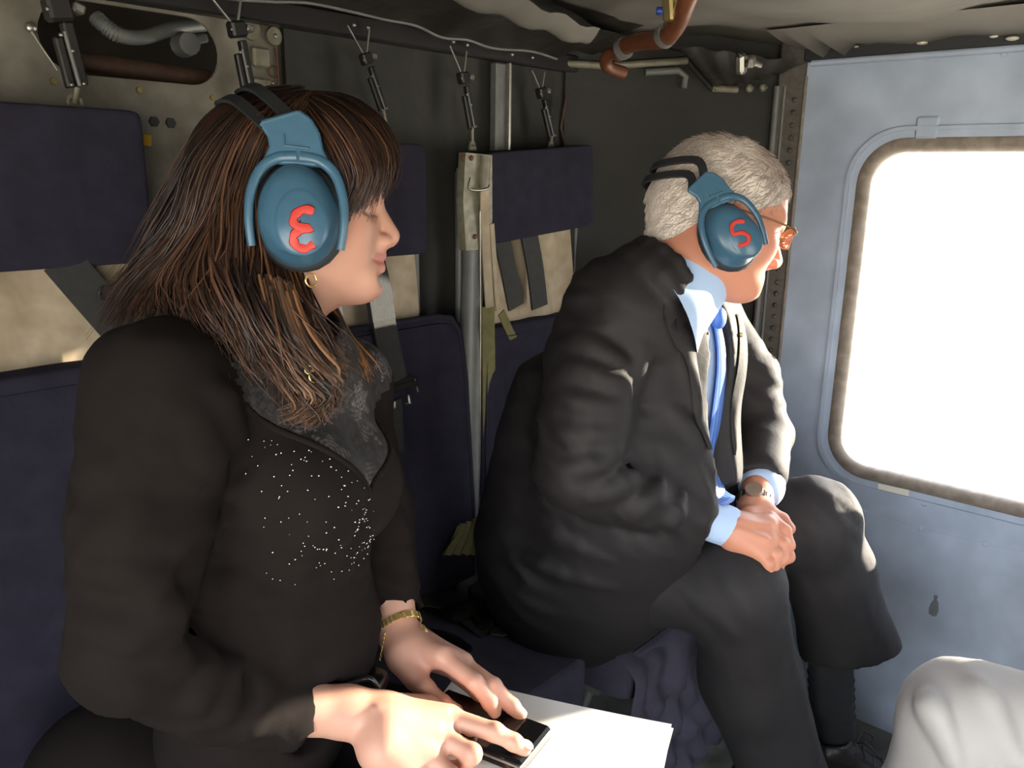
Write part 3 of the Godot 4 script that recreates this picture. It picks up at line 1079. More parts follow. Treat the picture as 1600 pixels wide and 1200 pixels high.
func build_bulkhead_fittings() -> void:
	strut(Vector3(-0.0956, 1.5395, 0.0700), Vector3(-0.0717, 1.5438, 0.0700), Vector3(-0.0794, 1.4878, 0.0700), Vector3(-0.0654, 1.3985, 0.0700), Vector3(-0.0667, 1.3793, 0.0600), 0.026, "large dark suspension strut across the oblong slot at the far left")
	strut(Vector3(0.1374, 1.5340, 0.0600), Vector3(0.1823, 1.5407, 0.0600), Vector3(0.1730, 1.4976, 0.0600), Vector3(0.1886, 1.4033, 0.0600), Vector3(0.1990, 1.3868, 0.0500), 0.021, "dark suspension strut directly above the woman's headband, beside the small black plate")
	strut(Vector3(0.3825, 1.5309, 0.0500), Vector3(0.4278, 1.5298, 0.0500), Vector3(0.4194, 1.4832, 0.0500), Vector3(0.4464, 1.4019, 0.0600), Vector3(0.4555, 1.3661, 0.0600), 0.017, "thin suspension strut above the empty seat's headrest, beside the woman's fringe")
	strut(Vector3(0.6164, 1.5259, 0.0500), Vector3(0.6601, 1.5218, 0.0500), Vector3(0.6516, 1.4730, 0.0500), Vector3(0.6663, 1.3827, 0.0600), Vector3(0.6665, 1.3518, 0.0600), 0.019, "suspension strut hanging above the riveted bracket plate")
	strut(Vector3(0.8505, 1.5055, 0.0500), Vector3(0.8918, 1.5069, 0.0500), Vector3(0.8830, 1.4642, 0.0500), Vector3(0.9087, 1.3759, 0.0600), Vector3(0.9072, 1.3600, 0.0600), 0.019, "suspension strut hanging above the tilted headrest beside the man")
	# slot contents
	var m := MB.new()
	var pts := smooth([Vector3(0.0331, 1.5111, -0.0900), Vector3(0.0431, 1.4975, -0.0800), Vector3(0.0632, 1.4873, -0.0750), Vector3(0.0993, 1.4903, -0.0800), Vector3(0.1565, 1.5112, -0.1000), Vector3(0.2281, 1.5299, -0.1300)], 6)
	m.tube(pts, [0.011], 10)
	for i in range(2, 12): ring(m, pts[i], pts[i + 1] - pts[i], 0.0112, 0.0012, 12)
	single("flexible_hose", m, M.tube_grey, "curved ribbed hose running inside the oblong wall slot", "hose")
	m = MB.new()
	m.tube([Vector3(0.1704, 1.4892, -0.1000), Vector3(0.1676, 1.4883, -0.0700)], [0.02, 0.017], 12)
	m.box(Vector3(0.1854, 1.4969, -0.0800), Vector3(0.03, 0.014, 0.02), Basis(Vector3(0, 0, 1), 0.3), 0.003)
	single("pipe_fitting", m, M.tube_grey, "round metal pipe fitting at the right end inside the wall slot", "fitting")
	m = MB.new()
	m.tube([Vector3(-0.0147, 1.4429, -0.0500), Vector3(0.1881, 1.4350, -0.0500)], [0.014], 10)
	single("bay_pipe", m, M.brown_pipe, "brown pipe along the bottom inside the oblong wall slot", "pipe")
	# screws in a row under the slot
	var where := ["under the strut at the left", "midway under the wall slot", "right end of the wall slot"]
	var at := [Vector3(-0.0680, 1.4083, 0.0000), Vector3(0.0469, 1.4060, 0.0000), Vector3(0.1603, 1.4038, 0.0000)]
	for i in 3:
		m = MB.new()
		m.tube([at[i], at[i] + Vector3(0, 0, 0.003)], [0.0048, 0.004], 12)
		m.box(at[i] + Vector3(0, 0, 0.003), Vector3(0.006, 0.0012, 0.0012), Basis(Vector3(0, 0, 1), 0.6), 0.0)
		single("screw", m, M.brass, "small brass screw head in the grey panel, %s" % where[i], "screw", "screws under the wall slot")
	m = MB.new()
	m.ball(Vector3(-0.0902, 1.4716, 0.0060), Vector3(0.007, 0.007, 0.005), Basis.IDENTITY, Color.WHITE, 10, 8)
	m.tube([Vector3(-0.0900, 1.4661, 0.0080), Vector3(-0.0852, 1.4539, 0.0120), Vector3(-0.0684, 1.4207, 0.0200)], [0.0035, 0.0018, 0.001], 6)
	single("bolt", m, M.steel, "bright bolt with a dangling wire left of the oblong slot", "bolt")
	var side := ["left", "right"]
	for i in 2:
		m = MB.new()
		var q: Vector3 = [Vector3(0.0646, 1.3640, 0.0000), Vector3(0.0897, 1.3636, 0.0000)][i]
		m.tube([q, q + Vector3(0, 0, 0.004)], [0.0082, 0.0075], 6)
		single("hexagon_plug", m, M.rubber, "dark hexagonal plug above the yellow tag, %s one of the pair" % side[i], "plug", "dark plugs in the panel")
	m = MB.new()
	m.box(Vector3(0.0517, 1.3375, 0.0020), Vector3(0.012, 0.016, 0.002), Basis(Vector3(0, 0, 1), -0.1), 0.0005)
	single("yellow_tag", m, M.yellow, "small yellow tag on the bulkhead beside the left headrest", "tag")
	# small black plates with their lettering
	var fnt := SystemFont.new()
	fnt.font_names = PackedStringArray(["Droid Sans"])
	var s: Node3D
	for q in [["J2", Vector3(0.2063, 1.5330, 0.0000), "small black plate marked J2 above the woman's head"], ["J1", Vector3(0.2527, 1.5301, 0.0000), "small black plate marked J1 near the panel's right edge"]]:
		s = thing("marking_plate", q[2], "plate", "marking plates on the bulkhead")
		m = MB.new()
		m.box(q[1] + Vector3(0, 0, 0.002), Vector3(0.024, 0.016, 0.003), Basis.IDENTITY, 0.001)
		part("plate", m, M.black_metal, s)
		var t := TextMesh.new()
		t.text = q[0]
		t.font = fnt
		t.font_size = 12
		t.pixel_size = 0.0006
		t.depth = 0.0004
		t.material = M.white_print
		var tm := MeshInstance3D.new()
		tm.name = "lettering"
		tm.mesh = t
		s.add_child(tm, true)
		tm.position = q[1] + Vector3(0.0008, 0.0008, 0.004)
	# round buttons and hardware at the panel's edge
	for q in [[Vector3(0.2297, 1.5099, 0.0040), 0.0165, "grey washer disc behind the strut by the black plate"], [Vector3(0.2704, 1.5046, 0.0040), 0.0145, "grey washer disc at the panel's right edge above the woman's hair"]]:
		s = thing("washer_disc", q[2], "washer", "washer discs at the panel edge")
		m = MB.new()
		var c: Vector3 = q[0]
		var r: float = q[1]
		m.tube([c, c + Vector3(0, 0, 0.004)], [r, r * 0.94], 18)
		part("disc", m, M.bracket, s)
		m = MB.new()
		m.ball(c + Vector3(0.0005, 0, 0.005), Vector3(0.004, 0.004, 0.003), Basis.IDENTITY, Color.WHITE, 8, 6)
		part("bolt_head", m, M.steel, s)
	s = thing("edge_bracket", "pale bolted bracket strip down the panel edge behind the woman's hair", "bracket")
	m = MB.new()
	m.box(Vector3(0.2450, 1.4702, 0.0060), Vector3(0.03, 0.03, 0.01), Basis.IDENTITY, 0.003)
	m.box(Vector3(0.2446, 1.4290, 0.0060), Vector3(0.032, 0.02, 0.012), Basis.IDENTITY, 0.003)
	part("clip", m, M.bracket, s)
	m = MB.new()
	ring(m, Vector3(0.2657, 1.4510, 0.0080), Vector3(0, 0, 1), 0.009, 0.0016, 12)
	m.tube(smooth([Vector3(0.2703, 1.4871, 0.0080), Vector3(0.2716, 1.4534, 0.0100), Vector3(0.2730, 1.4165, 0.0080)], 4), [0.0016], 6)
	part("wire_loop", m, M.copper, s)
	for q in [Vector3(0.2342, 1.4126, 0.0100), Vector3(0.2601, 1.4212, 0.0120), Vector3(0.2597, 1.4328, 0.0120)]:
		m = MB.new()
		m.ball(q, Vector3.ONE * 0.003, Basis.IDENTITY, Color.WHITE, 8, 6)
		part("bolt_head", m, M.steel, s)
	# metal channel on the blanket
	s = thing("wall_channel", "grey metal upright channel on the dark bulkhead left of the tilted headrest", "channel")
	m = MB.new()
	var a := Vector3(0.7672, 1.5134, 0.0300)
	var b := Vector3(0.7742, 1.2215, 0.0300)
	m.box((a + b) * 0.5, Vector3(0.03, (a - b).length(), 0.02), Basis.IDENTITY, 0.003)
	part("web", m, M.tube_grey, s)
	m = MB.new()
	m.box((a + b) * 0.5 + Vector3(0.016, 0, 0.01), Vector3(0.006, (a - b).length(), 0.02), Basis.IDENTITY, 0.001)
	part("flange", m, M.steel, s)
	m = MB.new()
	m.tube([Vector3(0.9787, 1.4653, 0.0412), Vector3(0.9707, 1.3978, 0.0341), Vector3(0.9815, 1.3503, 0.0437)], [0.004], 6)
	single("brown_cable", m, M.brown_pipe, "short brown cable hanging beside the rightmost suspension strut", "cable")

func build_ceiling_fittings() -> void:
	# dark valance with a wavy lit hem along the bulkhead
	var s := thing("ceiling_valance", "dark wavy valance hanging along the top of the rear bulkhead", "valance")
	var m := MB.new()
	var hem := smooth([Vector3(0.0458, 1.5325, 0.0900), Vector3(0.1411, 1.5333, 0.0850), Vector3(0.2165, 1.5401, 0.0800), Vector3(0.2876, 1.5493, 0.0750), Vector3(0.3706, 1.5497, 0.0700), Vector3(0.4436, 1.5470, 0.0700), Vector3(0.5188, 1.5471, 0.0660), Vector3(0.5717, 1.5338, 0.0750), Vector3(0.6416, 1.5383, 0.0700), Vector3(0.7218, 1.5336, 0.0600), Vector3(0.8357, 1.5402, 0.0600), Vector3(0.9187, 1.5342, 0.0600)], 5)
	var rows := [[], [], [], []]
	for p in hem:
		rows[0].append(Vector3(p.x, 1.58, p.z + 0.22))
		rows[1].append(Vector3(p.x, p.y + 0.02, p.z + 0.07))
		rows[2].append(p + Vector3(0, 0.004, 0.012))
		rows[3].append(p)
	m.grid(rows, Vector3(0, -1, 0.6))
	part("skirt", m, M.dark_liner, s)
	m = MB.new()
	m.tube(hem, [0.0032], 6)
	part("hem", m, M.tube_grey, s)
	m = MB.new()
	m.box(Vector3(0.42, 1.535, 0.025), Vector3(1.3, 0.035, 0.03), Basis.IDENTITY, 0.003)
	part("rail", m, M.black_metal, s)
	for q in [Vector3(0.3957, 1.5336, 0.0500), Vector3(0.4252, 1.5335, 0.0500), Vector3(0.6247, 1.5346, 0.0500), Vector3(0.6617, 1.5333, 0.0500), Vector3(0.7887, 1.5299, 0.0500), Vector3(0.8517, 1.5304, 0.0500)]:
		m = MB.new()
		m.ball(q, Vector3.ONE * 0.004, Basis.IDENTITY, Color.WHITE, 8, 6)
		part("stud", m, M.steel, s)
	# dark sagging liner over the middle
	m = MB.new()
	rows = []
	var nz := noise(3.0, 3, 6)
	for j in 17:
		var row := []
		for i in 33:
			var u := i / 32.0
			var w := j / 16.0
			var x := lerpf(-0.3, 1.12, u)
			var z := lerpf(0.06, 0.34 + 0.1 * sin(u * 5.0), w)
			row.append(Vector3(x, 1.556 + 0.008 * nz.get_noise_2d(x * 2.0, z * 5.0) + 0.012 * sin(w * PI), z))
		rows.append(row)
	m.grid(rows, Vector3.DOWN)
	single("dark_liner", m, M.dark_liner, "dark sagging liner sheet under the ceiling above the empty seat", "liner")
	# folded grey flap
	m = MB.new()
	rows = []
	var a0 := Vector3(0.1977, 1.5300, 0.4146)
	var a1 := Vector3(0.6593, 1.5300, 0.3114)
	var b0 := Vector3(0.2241, 1.5300, 0.4757)
	var b1 := Vector3(0.6421, 1.5300, 0.3745)
	for j in 9:
		var row := []
		for i in 17:
			var p := a0.lerp(a1, i / 16.0).lerp(b0.lerp(b1, i / 16.0), j / 8.0)
			p.y += -0.02 * sin(PI * j / 8.0) + 0.004 * sin(i * 1.3) - 0.004
			row.append(p)
		rows.append(row)
	m.grid(rows, Vector3.DOWN)
	var tip := []
	tip.append(a1); tip.append(Vector3(0.6792, 1.5200, 0.2895)); tip.append(b1)
	m.face(tip, Vector3(0, -1, 0.5))
	single("liner_flap", m, M.liner, "grey folded fabric flap under the ceiling in the top middle", "flap")
	# copper-brown pipe with clamps
	s = thing("overhead_pipe", "reddish brown overhead pipe with clamps below the ceiling", "pipe")
	m = MB.new()
	m.tube(smooth([Vector3(0.6752, 1.5957, 0.5283), Vector3(0.6937, 1.5612, 0.5002), Vector3(0.7201, 1.5441, 0.4743), Vector3(0.7435, 1.5285, 0.4445), Vector3(0.7654, 1.5242, 0.4087), Vector3(0.7968, 1.5299, 0.3487), Vector3(0.8141, 1.5277, 0.3069), Vector3(0.8279, 1.5181, 0.2795)], 5), [0.0155], 12)
	part("tube", m, M.copper, s)
	m = MB.new()
	m.tube(smooth([Vector3(0.8427, 1.5220, 0.2791), Vector3(0.8461, 1.5221, 0.2518), Vector3(0.8540, 1.5128, 0.2333), Vector3(0.8737, 1.5011, 0.2289), Vector3(0.9087, 1.4943, 0.2397)], 5), [0.012], 12)
	part("tube", m, M.copper, s)
	for q in [[Vector3(0.7555, 1.5275, 0.4273), Vector3(0.7417, 1.5372, 0.4547)], [Vector3(0.8190, 1.5246, 0.2981), Vector3(0.8154, 1.5310, 0.3226)]]:
		m = MB.new()
		var d: Vector3 = (q[1] - q[0]).normalized()
		m.tube([q[0] - d * 0.007, q[0] + d * 0.007], [0.0195, 0.0195], 16)
		part("clamp", m, M.tube_grey, s)
	m = MB.new()
	m.box(Vector3(0.7025, 1.5569, 0.4651), Vector3(0.018, 0.036, 0.02), Basis(Vector3(0, 0, 1), 0.25), 0.004)
	m.tube([Vector3(0.6995, 1.5519, 0.4638), Vector3(0.7220, 1.5393, 0.4472)], [0.004, 0.003], 8)
	var h := part("hanger", m, M.brass, s)
	m = MB.new()
	m.tube([Vector3(0.6885, 1.5546, 0.4503), Vector3(0.6939, 1.5547, 0.4564)], [0.006, 0.006], 10)
	part("blue_cap", m, M.blue_cap, h)
	# tan edge strip, small window of grey trim and hardware at the canted corner
	m = MB.new()
	m.tube([Vector3(0.9850, 1.5337, 0.0334), Vector3(1.0545, 1.5312, 0.0950), Vector3(1.1885, 1.5472, 0.2136)], [0.008], 8)
	m.tube([Vector3(1.2336, 1.4910, 0.2536), Vector3(1.2784, 1.4898, 0.2932)], [0.008], 8)
	single("edge_strip", m, M.bracket, "tan edge strip along the top of the dark corner panel", "trim strip")
	m = MB.new()
	m.tube([Vector3(1.1177, 1.5204, 0.1509), Vector3(1.1742, 1.5265, 0.2010), Vector3(1.1870, 1.5136, 0.2123), Vector3(1.1849, 1.4892, 0.2105)], [0.008], 8)
	single("grab_tube", m, M.tube_grey, "bent grey tube end at the top of the dark corner panel", "tube")
	m = MB.new()
	var lip := []
	for q in [[Vector3(1.2023, 1.5469, 0.1991), Vector3(1.2524, 1.4875, 0.2435)], [Vector3(1.1839, 1.5460, 0.2229), Vector3(1.2336, 1.4849, 0.2669)]]: lip.append([q[0], q[0].lerp(q[1], 0.5), q[1]])
	m.grid(lip, Vector3(0, 0, 1))
	m.tube([Vector3(1.1885, 1.5472, 0.2136), Vector3(1.2361, 1.4870, 0.2558)], [0.006], 8)
	single("corner_gusset", m, M.quilt, "dark slanting gusset at the top of the corner panel", "gusset")
	s = thing("metal_fitting", "crumpled silver metal fitting under the ceiling corner by the door", "fitting")
	m = MB.new()
	var c := Vector3(1.1050, 1.5204, 0.3880)
	m.box(c, Vector3(0.026, 0.04, 0.02), Basis(Vector3(0, 0, 1), 0.2), 0.006)
	m.box(c + Vector3(0.022, 0.006, 0.01), Vector3(0.022, 0.022, 0.016), Basis(Vector3(0, 0, 1), 0.5), 0.004)
	m.tube([c + Vector3(0.03, 0.004, 0.012), c + Vector3(0.046, 0.0, 0.02)], [0.007, 0.006], 8)
	part("body", m, M.steel, s)
	m = MB.new()
	m.ball(c + Vector3(0.0, 0.0, 0.012), Vector3(0.004, 0.008, 0.004), Basis.IDENTITY, Color.WHITE, 8, 6)
	m.ball(c + Vector3(-0.016, 0.016, 0.004), Vector3(0.009, 0.007, 0.006), Basis.IDENTITY, Color.WHITE, 8, 6)
	part("slot", m, M.black_metal, s)
	for q in [[Vector3(1.2899, 1.4923, 0.3168), "left"], [Vector3(1.3133, 1.4945, 0.3375), "right"]]:
		m = MB.new()
		m.ball(q[0], Vector3(0.012, 0.009, 0.008), Basis.IDENTITY, Color.WHITE, 12, 8)
		m.ball(q[0] + Vector3(-0.002, 0.0, 0.009), Vector3(0.004, 0.003, 0.003), Basis.IDENTITY, Color.WHITE, 8, 6)
		single("round_knob", m, M.bracket, "small round knob above the corner panel, %s of the two" % q[1], "knob", "knobs at the corner")
	# dark pouch of liner in the corner
	m = MB.new()
	rows = []
	for j in 9:
		var row := []
		for i in 19:
			var u := i / 18.0
			var w := j / 8.0
			var p := (Vector3(0.9910, 1.5500, 0.3090)).lerp(Vector3(1.2975, 1.5358, 0.4432), u).lerp((Vector3(1.2614, 1.4878, 0.2515)).lerp(Vector3(1.3787, 1.5338, 0.3491), u), w)
			p.y -= 0.02 * sin(PI * w) * sin(PI * u) + 0.003 * sin(u * 30.0)
			row.append(p)
		rows.append(row)
	m.grid(rows, Vector3(0, -1, 0.5))
	single("corner_liner", m, M.dark_liner, "dark gathered liner pouch in the ceiling corner above the man", "liner")
	# gathered liner edge along the top of the door
	s = thing("door_liner_edge", "beige gathered liner edge with snap studs along the top of the door", "liner")
	m = MB.new()
	rows = []
	for j in 9:
		var row := []
		for i in 49:
			var z := lerpf(0.40, 1.5, i / 48.0)
			var w := j / 8.0
			var x := lerpf(1.18, 1.375, w)
			var y := lerpf(1.592, 1.572, w * w) + 0.004 * sin(z * 37.0) * w + (0.016 * sin(i * 2.6) * w if i < 6 else 0.0)
			row.append(Vector3(x, y - 0.012 * sin(PI * w), z))
		rows.append(row)
	m.grid(rows, Vector3.DOWN)
	part("liner_hem", m, M.liner, s)
	for q in [[Vector3(1.3000, 1.5975, 0.3534), 0.006], [Vector3(1.3550, 1.5763, 0.4824), 0.005], [Vector3(1.3550, 1.5707, 0.5212), 0.005], [Vector3(1.3400, 1.5890, 0.5792), 0.007], [Vector3(1.3500, 1.5767, 0.6215), 0.011], [Vector3(1.3600, 1.5681, 0.6516), 0.011], [Vector3(1.3500, 1.5675, 0.7836), 0.008], [Vector3(1.3550, 1.5620, 0.8148), 0.012]]:
		m = MB.new()
		var p: Vector3 = q[0]
		m.ball(p, Vector3(q[1], q[1] * 0.35, q[1]), Basis.IDENTITY, Color.WHITE, 12, 6)
		part("snap_stud", m, M.stud, s)
	# door top rail, corner seal with rivets
	s = thing("door_rail", "grey rail with dark gap along the top edge of the door", "rail")
	m = MB.new()
	m.tube([Vector3(1.372, 1.546, 0.42), Vector3(1.372, 1.546, 1.6)], [0.007], 8)
	part("tube", m, M.door, s)
	m = MB.new()
	m.box(Vector3(1.38, 1.565, 1.0), Vector3(0.02, 0.03, 1.2), Basis.IDENTITY, 0.004)
	part("gap_seal", m, M.rubber, s)
	s = thing("corner_post", "weathered grey-brown corner post with a column of rivets left of the door", "post")
	m = MB.new()
	m.box(Vector3(1.372, 0.82, 0.378), Vector3(0.012, 1.64, 0.06), Basis(Vector3.UP, 0.5), 0.003)
	part("web", m, M.grime, s)
	m = MB.new()
	m.tube([Vector3(1.352, 1.5, 0.354), Vector3(1.352, 0.0, 0.354)], [0.008], 10)
	m.tube([Vector3(1.36, 1.5, 0.368), Vector3(1.36, 0.0, 0.368)], [0.004], 8)
	part("bead", m, M.tube_grey, s)
	m = MB.new()
	m.tube([Vector3(1.378, 1.52, 0.408), Vector3(1.378, 0.0, 0.408)], [0.004], 8)
	part("edge_bead", m, M.seal, s)
	for i in 46:
		var y := 1.47 - i * 0.0275
		m = MB.new()
		m.ball(Vector3(1.366, y, 0.391), Vector3(0.006, 0.006, 0.006), Basis.IDENTITY, Color.WHITE, 8, 6)
		part("rivet", m, M.grime, s)
	# door furniture: rivets, seam, clip over the window, stain
	var door := get_node("wall_right")
	for q in [Vector3(1.3840, 1.5462, 0.5311), Vector3(1.3840, 1.5435, 0.6563), Vector3(1.3840, 1.5403, 0.7977), Vector3(1.3840, 0.5980, 0.7742), Vector3(1.3840, 0.6016, 0.9034), Vector3(1.3840, 0.5377, 0.7738), Vector3(1.3840, 0.5426, 0.9043), Vector3(1.3840, 0.5410, 0.6486)]:
		m = MB.new()
		m.ball(q, Vector3(0.003, 0.007, 0.007), Basis.IDENTITY, Color.WHITE, 10, 6)
		part("rivet", m, M.door, door)
	m = MB.new()
	m.box(Vector3(1.3840, 1.4052, 0.6756), Vector3(0.012, 0.045, 0.045), Basis.IDENTITY, 0.004)
	part("window_clip", m, M.door, door)
	m = MB.new()
	m.strap([Vector3(1.3840, 1.4423, 0.5889), Vector3(1.3840, 1.4369, 0.7094), Vector3(1.3840, 1.4309, 1.0470)], [Vector3.UP], 0.01, 0.003)
	m.strap([Vector3(1.3840, 0.5410, 0.6486), Vector3(1.3840, 0.5355, 0.7768), Vector3(1.3840, 0.5402, 0.9059), Vector3(1.3840, 0.5539, 1.0888)], [Vector3.UP], 0.008, 0.003)
	part("panel_seam", m, M.door, door)
	m = MB.new()
	var blot := PackedVector2Array()
	for q in [[0, 0.03], [0.006, 0.026], [0.004, 0.016], [0.009, 0.008], [0.012, -0.012], [0.009, -0.03], [0.0, -0.034], [-0.01, -0.03], [-0.012, -0.014], [-0.008, 0.004], [-0.003, 0.014], [-0.005, 0.024]]: blot.append(Vector2(q[0] * 0.85, q[1] * 0.85))
	m.prism(blot, Vector3(1.3835, 0.3680, 0.8259), Vector3(0, 0, 1), Vector3(0, 1, 0), Vector3(-0.0006, 0, 0))
	part("paint_chip", m, M.stain, door)
	m = MB.new()
	m.strap([Vector3(1.3840, 0.6084, 0.6726), Vector3(1.3840, 0.6114, 0.7398)], [Vector3.UP], 0.02, 0.002)
	part("tape_scrap", m, M.white_print, door)

# ---------------------------------------------------------------- people
func place(src: MB, xf: Transform3D, dest: MB) -> void:
	var base := dest.v.size()
	for i in src.v.size():
		dest.v.append(xf * src.v[i]); dest.n.append((xf.basis * src.n[i]).normalized()); dest.c.append(src.c[i]); dest.uv.append(Vector2.ZERO)
	for k in src.ix: dest.ix.append(base + k)

# head in its own axes: x to the face, y up, z to the right ear's side; origin between the ears
func head_field(h: Dictionary) -> Field:
	var f := Field.new(Vector3(-0.13, -0.19, -0.1), Vector3(0.135, 0.145, 0.1), h.get("cell", 0.0029))
	var w: float = h.width
	f.ell(Vector3(-0.012, 0.042, 0), Vector3(0.098, 0.083, w), Basis.IDENTITY, 0.01)
	f.ell(Vector3(0.03, -0.008, 0), Vector3(0.06, 0.086, w * 0.86), Basis.IDENTITY, 0.03)
	for s in [-1.0, 1.0]:
		f.bone(Vector3(0.005, -0.048, s * w * 0.66), Vector3(0.07, h.chin.y + 0.016, s * 0.014), 0.02, 0.016, 0.03)
		f.ell(Vector3(0.053, -0.022, s * w * 0.5), Vector3(0.026, 0.028, 0.022), Basis.IDENTITY, 0.02)
		f.bone(Vector3(0.078, 0.026, s * 0.012), Vector3(0.066, 0.026, s * 0.046), 0.011, 0.011, 0.012)
	f.ell(Vector3(h.chin.x - 0.018, h.chin.y + 0.015, 0), Vector3(0.019, 0.018, 0.022), Basis.IDENTITY, 0.02)
	# under the chin
	f.bone(Vector3(0.04, h.chin.y + 0.016, 0), Vector3(-0.01, -0.09, 0), h.get("double", 0.02), 0.045, 0.03)
	# eye sockets and lids
	for s in [-1.0, 1.0]:
		f.ell(Vector3(0.086, 0.006, s * 0.031), Vector3(0.014, 0.011, 0.018), Basis.IDENTITY, 0.008, true)
		f.ell(Vector3(0.069, 0.005, s * 0.03), Vector3(0.0135, 0.0125, 0.0145), Basis.IDENTITY, 0.003)
	# nose
	var n: Vector3 = h.nose
	f.bone(Vector3(h.bridge.x - 0.008, h.bridge.y, 0), Vector3(n.x - 0.0095, n.y + 0.002, 0), 0.0075, 0.0095, 0.006)
	f.bone(Vector3(n.x - 0.012, n.y - 0.004, 0), Vector3(n.x - 0.026, n.y - 0.008, 0), 0.008, 0.012, 0.006)
	for s in [-1.0, 1.0]:
		f.ell(Vector3(n.x - 0.018, n.y - 0.006, s * 0.0105), Vector3(0.010, 0.008, 0.0065), Basis.IDENTITY, 0.004)
		f.ell(Vector3(n.x - 0.012, n.y - 0.0135, s * 0.006), Vector3(0.005, 0.004, 0.0032), Basis.IDENTITY, 0.002, true)
	# lips
	var l: Vector3 = h.lips
	f.bone(Vector3(l.x - 0.026, l.y + 0.014, 0), Vector3(l.x - 0.026, l.y - 0.016, 0), 0.018, 0.016, 0.012)
	f.bone(Vector3(l.x - 0.001, l.y - 0.0185, -0.014), Vector3(l.x - 0.001, l.y - 0.0185, 0.014), 0.0075, 0.0075, 0.01, Vector3.ZERO, 1.0, true)
	for s in [-1.0, 1.0]:
		f.bone(Vector3(l.x - 0.0065, l.y + 0.006, 0), Vector3(l.x - 0.019, l.y + 0.001, s * 0.021), 0.0068, 0.0035, 0.003)
		f.bone(Vector3(l.x - 0.0075, l.y - 0.0068, 0), Vector3(l.x - 0.019, l.y - 0.001, s * 0.019), 0.007, 0.0035, 0.003)
	for s in [-1.0, 1.0]:
		f.bone(Vector3(l.x + 0.001, l.y, 0), Vector3(l.x - 0.014, l.y - 0.0005, s * 0.023), 0.0018, 0.0016, 0.002, Vector3.ZERO, 1.0, true)
	# ears
	for s in [-1.0, 1.0]:
		f.ell(Vector3(-0.004, -0.004, s * (w + 0.002)), Vector3(0.017, 0.03, 0.007), Basis(Vector3(0, 1, 0), s * 0.3), 0.004)
		f.ell(Vector3(0.0, -0.002, s * (w + 0.008)), Vector3(0.009, 0.016, 0.005), Basis.IDENTITY, 0.003, true)
	# neck
	f.bone(Vector3(-0.018, -0.05, 0), h.neck, h.neck_r * 0.98, h.neck_r * 1.04, 0.03)
	return f

func strands(mb: MB, guides: Array, count: int, r: float, seedn: int, dark: Color, light: Color, spread := 0.006, tips = null, lo := 0.0, hi := 1.0, sway := 0.0) -> void:
	# locks of hair between neighbouring guide curves
	var rng := RandomNumberGenerator.new()
	rng.seed = seedn
	var curves := []
	for g in guides: curves.append(smooth(g, 4))
	for k in count:
		var u := rng.randf() * (curves.size() - 1.001)
		var a: Array = curves[int(u)]
		var b: Array = curves[int(u) + 1]
		var t := u - int(u)
		var m := 13
		var pts := []
		var rad := []
		var cols := []
		var off := Vector3(rng.randfn(), rng.randfn(), rng.randfn()) * spread
		var wave := rng.randf_range(0.5, 2.0)
		var ph := rng.randf() * TAU
		var s0 := rng.randf_range(lo, lo + 0.12)
		var s1 := rng.randf_range(hi - 0.22, hi)
		var mix := rng.randf()
		mix = mix * mix
		var rr := r * rng.randf_range(0.5, 1.2)
		for i in m:
			var s := lerpf(s0, s1, i / (m - 1.0))
			var ia := s * (a.size() - 1)
			var ib := s * (b.size() - 1)
			var pa: Vector3 = a[int(ia)].lerp(a[mini(int(ia) + 1, a.size() - 1)], ia - int(ia))
			var pb: Vector3 = b[int(ib)].lerp(b[mini(int(ib) + 1, b.size() - 1)], ib - int(ib))
			var bend := Vector3(sin(s * 11.0 + u * 1.3 + 0.6 * sin(u * 5.0)), 0.3 * cos(s * 9.0 + u), cos(s * 10.0 + u * 1.7)) * sway * smoothstep(0.25, 0.8, s)
			pts.append(bend + pa.lerp(pb, t) + off * (0.35 + s) + Vector3(sin(ph + s * wave * TAU), cos(ph * 1.7 + s * wave * 5.0), sin(ph * 0.6 - s * wave * 5.5)) * spread * 0.7 * s)
			rad.append(maxf(rr * (0.55 + 0.9 * sin(PI * minf(1.0, s * 0.9 + 0.12))) * (1.0 if i < m - 3 else (m - 1 - i) / 3.0 * 0.8 + 0.08), 0.0003))
			var c: Color = dark.lerp(light, mix)
			if tips != null: c = c.lerp(tips, clampf((s - 0.45) * 1.6, 0.0, 1.0) * (0.35 + 0.65 * mix))
			cols.append(c)
		mb.tube(pts, rad, 5, dark, false, 0.6, Vector3.ZERO, cols)

func woman_head_frame() -> Transform3D:
	var fwd := Vector3(0.7441, -0.0421, 0.6667)
	var up := Vector3(0.1562, 0.9803, -0.1213)
	var side := fwd.cross(up).normalized()
	up = side.cross(fwd).normalized()
	return Transform3D(Basis(fwd, up, side), Vector3(0.0151, 1.2511, 0.4306))

